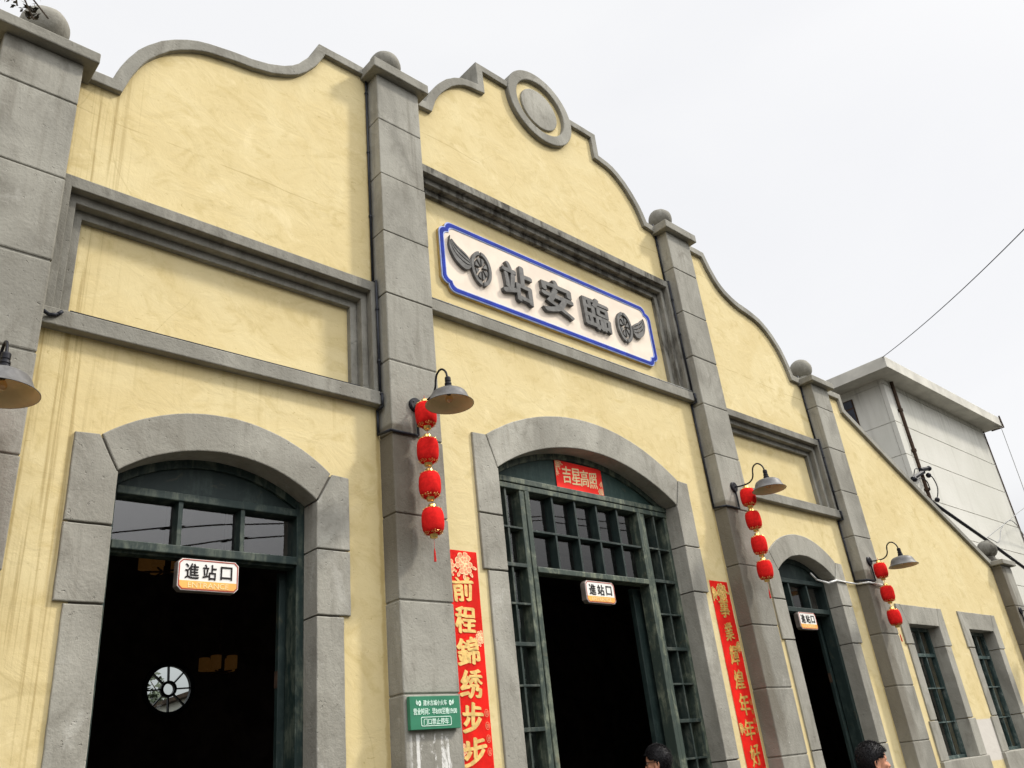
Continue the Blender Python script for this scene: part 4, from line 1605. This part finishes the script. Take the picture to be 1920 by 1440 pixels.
def tree(loc, h, spread, lab, clumps, per, size, seed, mat='leaf_far', group='trees behind the hall'):
    rnd = random.Random(seed)
    r = root('tree', loc, lab, 'tree', group)
    bm = B()
    x, y, z = loc
    tube(bm, [(x, y, z), (x + .1, y, z + h * .3), (x - .05, y + .1, z + h * .6), (x, y, z + h * .85)], .2, 9, True, [h * .03, h * .024, h * .016, h * .006])
    cl = []
    for k in range(clumps):
        a = rnd.uniform(0, 6.28)
        t = rnd.uniform(.42, 1.0)
        rad = spread * math.sqrt(rnd.random()) * (1.15 - abs(t - .62))
        c = Vector((x + rad * math.cos(a), y + rad * math.sin(a), z + h * t))
        cl.append(c)
        tube(bm, [(x, y, z + h * t * .72), tuple(c * .5 + Vector((x, y, z + h * t * .8)) * .5), tuple(c)], .05, 5, True, [h * .009, h * .005, h * .002])
    finish('trunk', bm, M['bark'], r)
    bm = B()
    for c in cl:
        q = spread * rnd.uniform(.22, .4)
        leaf_cloud(bm, c, (q, q, q * .7), per, size, rnd)
    finish('crown', bm, M[mat], r)
    return r


tree((4.35, 24.0, 0), 5.35, 1.25, 'leafy green tree seen through the left half of the round window', 34, 60, .14, 5)
tree((8.3, 31.0, 0), 7.2, 1.6, 'tree with thin top seen through the right half of the round window', 16, 40, .16, 9)

hs = root('rear_house', (5.0, 15, 0), 'pale low house with brown eaves seen through the round window', 'house')
bm = B()
box(bm, 3.05, 8.0, 12.0, 18.9, 0, 4.42)
finish('wall', bm, M['far_roof'], hs)
bm = B()
box(bm, 2.9, 8.2, 11.8, 19.1, 4.42, 4.53, .01)
box(bm, 3.0, 3.05, 12.0, 18.9, 3.96, 4.03)
finish('roof', bm, M['rust'], hs)

rnd = random.Random(2)
bm = B()
for k in range(46):
    cx = -14 + k * 1.85 + rnd.uniform(-.6, .6)
    hh = rnd.uniform(6.6, 9.6)
    leaf_cloud(bm, (cx, -22 + rnd.uniform(-1.5, 1.5), hh * .5), (1.9, 1.6, hh * .5), 420, .36, rnd)
tag(finish('tree_line', bm, M['leaf']), 'far row of leafy trees across the road', 'trees', kind='stuff')

tw = root('overhanging_tree', (-9.6, -3.2, 0), 'dark leafy twig dipping into the top left corner over the first finial', 'tree')
bm = B()
tube(bm, catmull([(-9.6, -3.2, 0), (-9.55, -3.2, 2.2), (-9.3, -3.1, 4.4), (-8.9, -3.0, 6.0)], 5), .15, 9, True, [.17 - .006 * k for k in range(16)])
tube(bm, catmull([(-9.3, -3.1, 4.5), (-8.2, -2.9, 5.1), (-7.0, -2.75, 5.05), (-6.2, -2.66, 4.75), (-5.86, -2.62, 4.42)], 5), .04, 7, True, [.05 - .0021 * k for k in range(21)])
for p in ((-5.80, -2.555, 4.285), (-5.745, -2.575, 4.235), (-5.705, -2.595, 4.25)):
    tube(bm, catmull([(-5.95, -2.63, 4.55), (-5.85, -2.60, 4.40), p], 4), .003, 5)
finish('trunk', bm, M['bark'], tw)
bm = B()
rnd = random.Random(4)
leaf_cloud(bm, (-5.752, -2.57, 4.264), (.022, .03, .022), 34, .012, rnd)
leaf_cloud(bm, (-5.77, -2.59, 4.302), (.04, .04, .016), 18, .012, rnd)
leaf_cloud(bm, (-5.815, -2.545, 4.287), (.035, .02, .018), 9, .011, rnd)
leaf_cloud(bm, (-6.4, -2.7, 5.0), (.5, .4, .25), 300, .03, rnd)
leaf_cloud(bm, (-8.6, -3.0, 6.4), (1.3, 1.2, 1.0), 2500, .06, rnd)
finish('crown', bm, M['leaf_dark'], tw)


# ------------------------------------------------------------------ people
def skin_mesh(nodes, edges, sub=2):
    """nodes: name -> (co, radius). Returns an evaluated mesh grown with a Skin modifier."""
    names = list(nodes)
    me = bpy.data.meshes.new('skel')
    me.from_pydata([nodes[n][0] for n in names], [(names.index(a), names.index(b)) for a, b in edges], [])
    ob = bpy.data.objects.new('skel', me)
    COL.objects.link(ob)
    ob.modifiers.new('skin', 'SKIN')
    sv = me.skin_vertices[0].data
    for i, n in enumerate(names):
        r = nodes[n][1]
        sv[i].radius = r if isinstance(r, tuple) else (r, r)
        sv[i].use_root = (i == 0)
    s = ob.modifiers.new('sub', 'SUBSURF')
    s.levels = sub
    s.render_levels = sub
    dg = bpy.context.evaluated_depsgraph_get()
    dg.update()
    out = bpy.data.meshes.new_from_object(ob.evaluated_get(dg))
    bpy.data.objects.remove(ob)
    bpy.data.meshes.remove(me)
    return out


def remeshed(bm, voxel):
    me = bpy.data.meshes.new('rm')
    bm.to_mesh(me)
    bm.free()
    ob = bpy.data.objects.new('rm', me)
    COL.objects.link(ob)
    md_ = ob.modifiers.new('r', 'REMESH')
    md_.mode = 'VOXEL'
    md_.voxel_size = voxel
    sm = ob.modifiers.new('s', 'SMOOTH')
    sm.factor = .5
    sm.iterations = 3
    dg = bpy.context.evaluated_depsgraph_get()
    dg.update()
    out = bpy.data.meshes.new_from_object(ob.evaluated_get(dg))
    bpy.data.objects.remove(ob)
    bpy.data.meshes.remove(me)
    b2 = bmesh.new()
    b2.from_mesh(out)
    seen, best = set(), []
    for v in b2.verts:
        if v in seen:
            continue
        comp, st = [], [v]
        seen.add(v)
        while st:
            u = st.pop()
            comp.append(u)
            for e in u.link_edges:
                w_ = e.other_vert(u)
                if w_ not in seen:
                    seen.add(w_)
                    st.append(w_)
        if len(comp) > len(best):
            best = comp
    keep = set(best)
    bmesh.ops.delete(b2, geom=[v for v in b2.verts if v not in keep], context='VERTS')
    b2.to_mesh(out)
    b2.free()
    return out


def person(loc, height, heading, lab, shirt, tilt=0.0, glasses=False):
    """faces local +X before turning by heading"""
    k = height / 1.72
    r = root('person', loc, lab, 'person')
    r.rotation_euler = (0, 0, heading)
    nodes = {
        'pelvis': ((0, 0, .93), (.13, .16)), 'belly': ((.01, 0, 1.08), (.115, .15)), 'chest': ((.0, 0, 1.28), (.115, .17)), 'collar': ((-.015, 0, 1.42), (.07, .10)),
        'neck': ((-.005, 0, 1.48), (.056, .054)), 'skull': ((.012, 0, 1.56), (.06, .06)),
    }
    edges = [('pelvis', 'belly'), ('belly', 'chest'), ('chest', 'collar'), ('collar', 'neck'), ('neck', 'skull')]
    for s, t in ((1, 'l'), (-1, 'r')):
        nodes.update({'hip' + t: ((0, .09 * s, .88), .09), 'knee' + t: ((.02, .10 * s, .48), .058), 'ankle' + t: ((-.02, .10 * s, .09), .04),
                      'toe' + t: ((.14, .115 * s, .035), .034),
                      'sh' + t: ((-.015, .175 * s, 1.395), .058), 'elbow' + t: ((-.03, .235 * s, 1.11), .042), 'wrist' + t: ((.06, .245 * s, .87), .028),
                      'palm' + t: ((.085, .24 * s, .80), (.030, .018))})
        edges += [('pelvis', 'hip' + t), ('hip' + t, 'knee' + t), ('knee' + t, 'ankle' + t), ('ankle' + t, 'toe' + t),
                  ('collar', 'sh' + t), ('sh' + t, 'elbow' + t), ('elbow' + t, 'wrist' + t), ('wrist' + t, 'palm' + t)]
    body = skin_mesh(nodes, edges)
    bm = B()
    bm.from_mesh(body)
    # fingers and thumb
    for s in (1, -1):
        for j, (dx, ln) in enumerate(((.026, .062), (.009, .070), (-.009, .066), (-.026, .052))):
            x0 = .088 + dx
            tube(bm, [(x0, .24 * s, .795), (x0 + .006, .238 * s, .795 - ln * .5), (x0 + .010, .226 * s, .795 - ln)], .008, 8, True, [.009, .0085, .007])
        tube(bm, [(.105, .238 * s, .83), (.13, .232 * s, .80), (.135, .225 * s, .775)], .009, 8, True, [.011, .010, .008])
    # head: cranium, face, jaw, nose, brow, lips, ears
    hc = Vector((.018, 0, 1.615))
    bmesh.ops.create_uvsphere(bm, u_segments=32, v_segments=24, radius=1, matrix=Matrix.Translation(hc) @ Matrix.Diagonal((.096, .075, .098, 1)))
    bmesh.ops.create_uvsphere(bm, u_segments=24, v_segments=18, radius=1, matrix=Matrix.Translation((.052, 0, 1.560)) @ Matrix.Diagonal((.058, .060, .078, 1)))
    bmesh.ops.create_uvsphere(bm, u_segments=16, v_segments=12, radius=1, matrix=Matrix.Translation((.082, 0, 1.512)) @ Matrix.Diagonal((.030, .036, .026, 1)))
    tube(bm, [(.102, 0, 1.600), (.113, 0, 1.578), (.124, 0, 1.560), (.108, 0, 1.550)], .01, 10, True, [.009, .011, .015, .013])
    for s in (1, -1):
        bmesh.ops.create_uvsphere(bm, u_segments=12, v_segments=8, radius=1, matrix=Matrix.Translation((.116, .013 * s, 1.557)) @ Matrix.Diagonal((.010, .009, .008, 1)))
        tube(bm, [(.104, .012 * s, 1.613), (.103, .032 * s, 1.616), (.086, .052 * s, 1.608)], .008, 8, True, [.007, .008, .006])
        bmesh.ops.create_uvsphere(bm, u_segments=12, v_segments=8, radius=1, matrix=Matrix.Translation((.072, .040 * s, 1.567)) @ Matrix.Diagonal((.032, .022, .022, 1)))
        # ear: rim and lobe
        ear = [(.018 + .020 * math.cos(t) - .004, (.078 + .008 * max(0, -math.cos(t))) * s, 1.580 + .034 * math.sin(t)) for t in (math.radians(a) for a in range(40, 321, 28))]
        tube(bm, ear, .007, 8, True)
        bmesh.ops.create_uvsphere(bm, u_segments=12, v_segments=8, radius=1, matrix=Matrix.Translation((.018, .073 * s, 1.575)) @ Matrix.Diagonal((.018, .007, .028, 1)))
    tube(bm, [(.104, -.022, 1.533), (.112, 0, 1.536), (.104, .022, 1.533)], .006, 8)
    tube(bm, [(.102, -.018, 1.524), (.110, 0, 1.523), (.102, .018, 1.524)], .0065, 8)
    me = remeshed(bm, .0065)
    me.name = 'body'
    me.materials.append(M['skin'])
    for p in me.polygons:
        p.use_smooth = True
    bo = bpy.data.objects.new('body', me)
    COL.objects.link(bo)
    bo.parent = r
    bo.scale = (k, k, k)
    # eyes
    bm = B()
    for s in (1, -1):
        ball(bm, Vector((.091, .031 * s, 1.596)), .0115, 12, 8)
    e = finish('eyes', bm, M['white'], bo, smooth=True, world=False)
    # hair: short crop covering crown, back and temples
    bm = B()
    bmesh.ops.create_uvsphere(bm, u_segments=40, v_segments=28, radius=1, matrix=Matrix.Translation(hc + Vector((-.008, 0, .006))) @ Matrix.Diagonal((.112, .088, .112, 1)))
    kill = []
    for v in bm.verts:
        p = v.co
        # hairline: rises over the forehead, drops behind the ears to the nape
        t = (p.x - hc.x)
        line = 1.655 if t > .055 else (1.590 + (t + .0) * 1.1 if t > -.01 else 1.530)
        if t > .02 and abs(p.y) > .055:
            line = 1.60 + t * .35
        if p.z < line:
            kill.append(v)
        else:
            q = p * 60
            v.co += (p - hc).normalized() * (noise.noise(q) * .003 + noise.noise(p * 17) * .004)
    bmesh.ops.delete(bm, geom=kill, context='VERTS')
    hf = list(bm.faces)
    bmesh.ops.solidify(bm, geom=hf, thickness=.022)
    rnd = random.Random(height)
    for f in hf:
        if f.is_valid and rnd.random() < .8:
            c = f.calc_center_median()
            d = (c - hc).normalized()
            tdir = Vector((.25, 0, -.8)) - d * Vector((.25, 0, -.8)).dot(d)
            for _ in range(3):
                c2 = c + Vector((rnd.uniform(-.006, .006), rnd.uniform(-.006, .006), rnd.uniform(-.006, .006)))
                j2 = Vector((rnd.uniform(-.4, .4), rnd.uniform(-.4, .4), 0))
                tube(bm, [tuple(c2), tuple(c2 + d * .008 + (tdir + j2) * .006), tuple(c2 + d * .006 + (tdir + j2) * .013)], .003, 3, True, [.0020, .0017, .0006])
    h = finish('hair', bm, M['hair'], bo, smooth=True, world=False)
    # clothes follow the body
    cn = {n: (c, tuple(v + .014 for v in q) if isinstance(q, tuple) else q + .014) for n, (c, q) in nodes.items()}
    up = {n: cn[n] for n in ('pelvis', 'belly', 'chest', 'collar', 'shl', 'elbowl', 'shr', 'elbowr')}
    ue = [(a, b) for a, b in edges if a in up and b in up]
    sm = skin_mesh(up, ue)
    sm.materials.append(shirt)
    for p in sm.polygons:
        p.use_smooth = True
    so = bpy.data.objects.new('shirt', sm)
    COL.objects.link(so)
    so.parent = bo
    dn = {n: cn[n] for n in ('pelvis', 'hipl', 'kneel', 'anklel', 'hipr', 'kneer', 'ankler')}
    dn['pelvis'] = ((0, 0, .945), (.145, .172))
    de = [(a, b) for a, b in edges if a in dn and b in dn]
    tm = skin_mesh(dn, de)
    tm.materials.append(M['denim'])
    for p in tm.polygons:
        p.use_smooth = True
    to = bpy.data.objects.new('trousers', tm)
    COL.objects.link(to)
    to.parent = bo
    if glasses:
        bm = B()
        for s in (1, -1):
            tube(bm, [(.108, .034 * s, 1.60), (.10, .066 * s, 1.602), (.02, .083 * s, 1.602), (-.0, .081 * s, 1.585)], .0022, 5)
            ring = [(.111 - .004 * abs(math.cos(t)), (.034 + .022 * math.cos(t)) * s, 1.595 + .017 * math.sin(t)) for t in (2 * math.pi * j / 14 for j in range(15))]
            tube(bm, ring, .002, 5, False)
        finish('glasses', bm, M['black_metal'], bo, world=False)
    return r


person((.19, -.10, 0), 1.775, math.radians(118), 'person with short black hair and glasses in front of the wide middle doorway', M['shirt_dark'], glasses=True)
person((-.01, -2.10, 0), 1.605, math.radians(-44), 'person with black hair in profile before the narrow arched doorway', M['shirt_grey'])
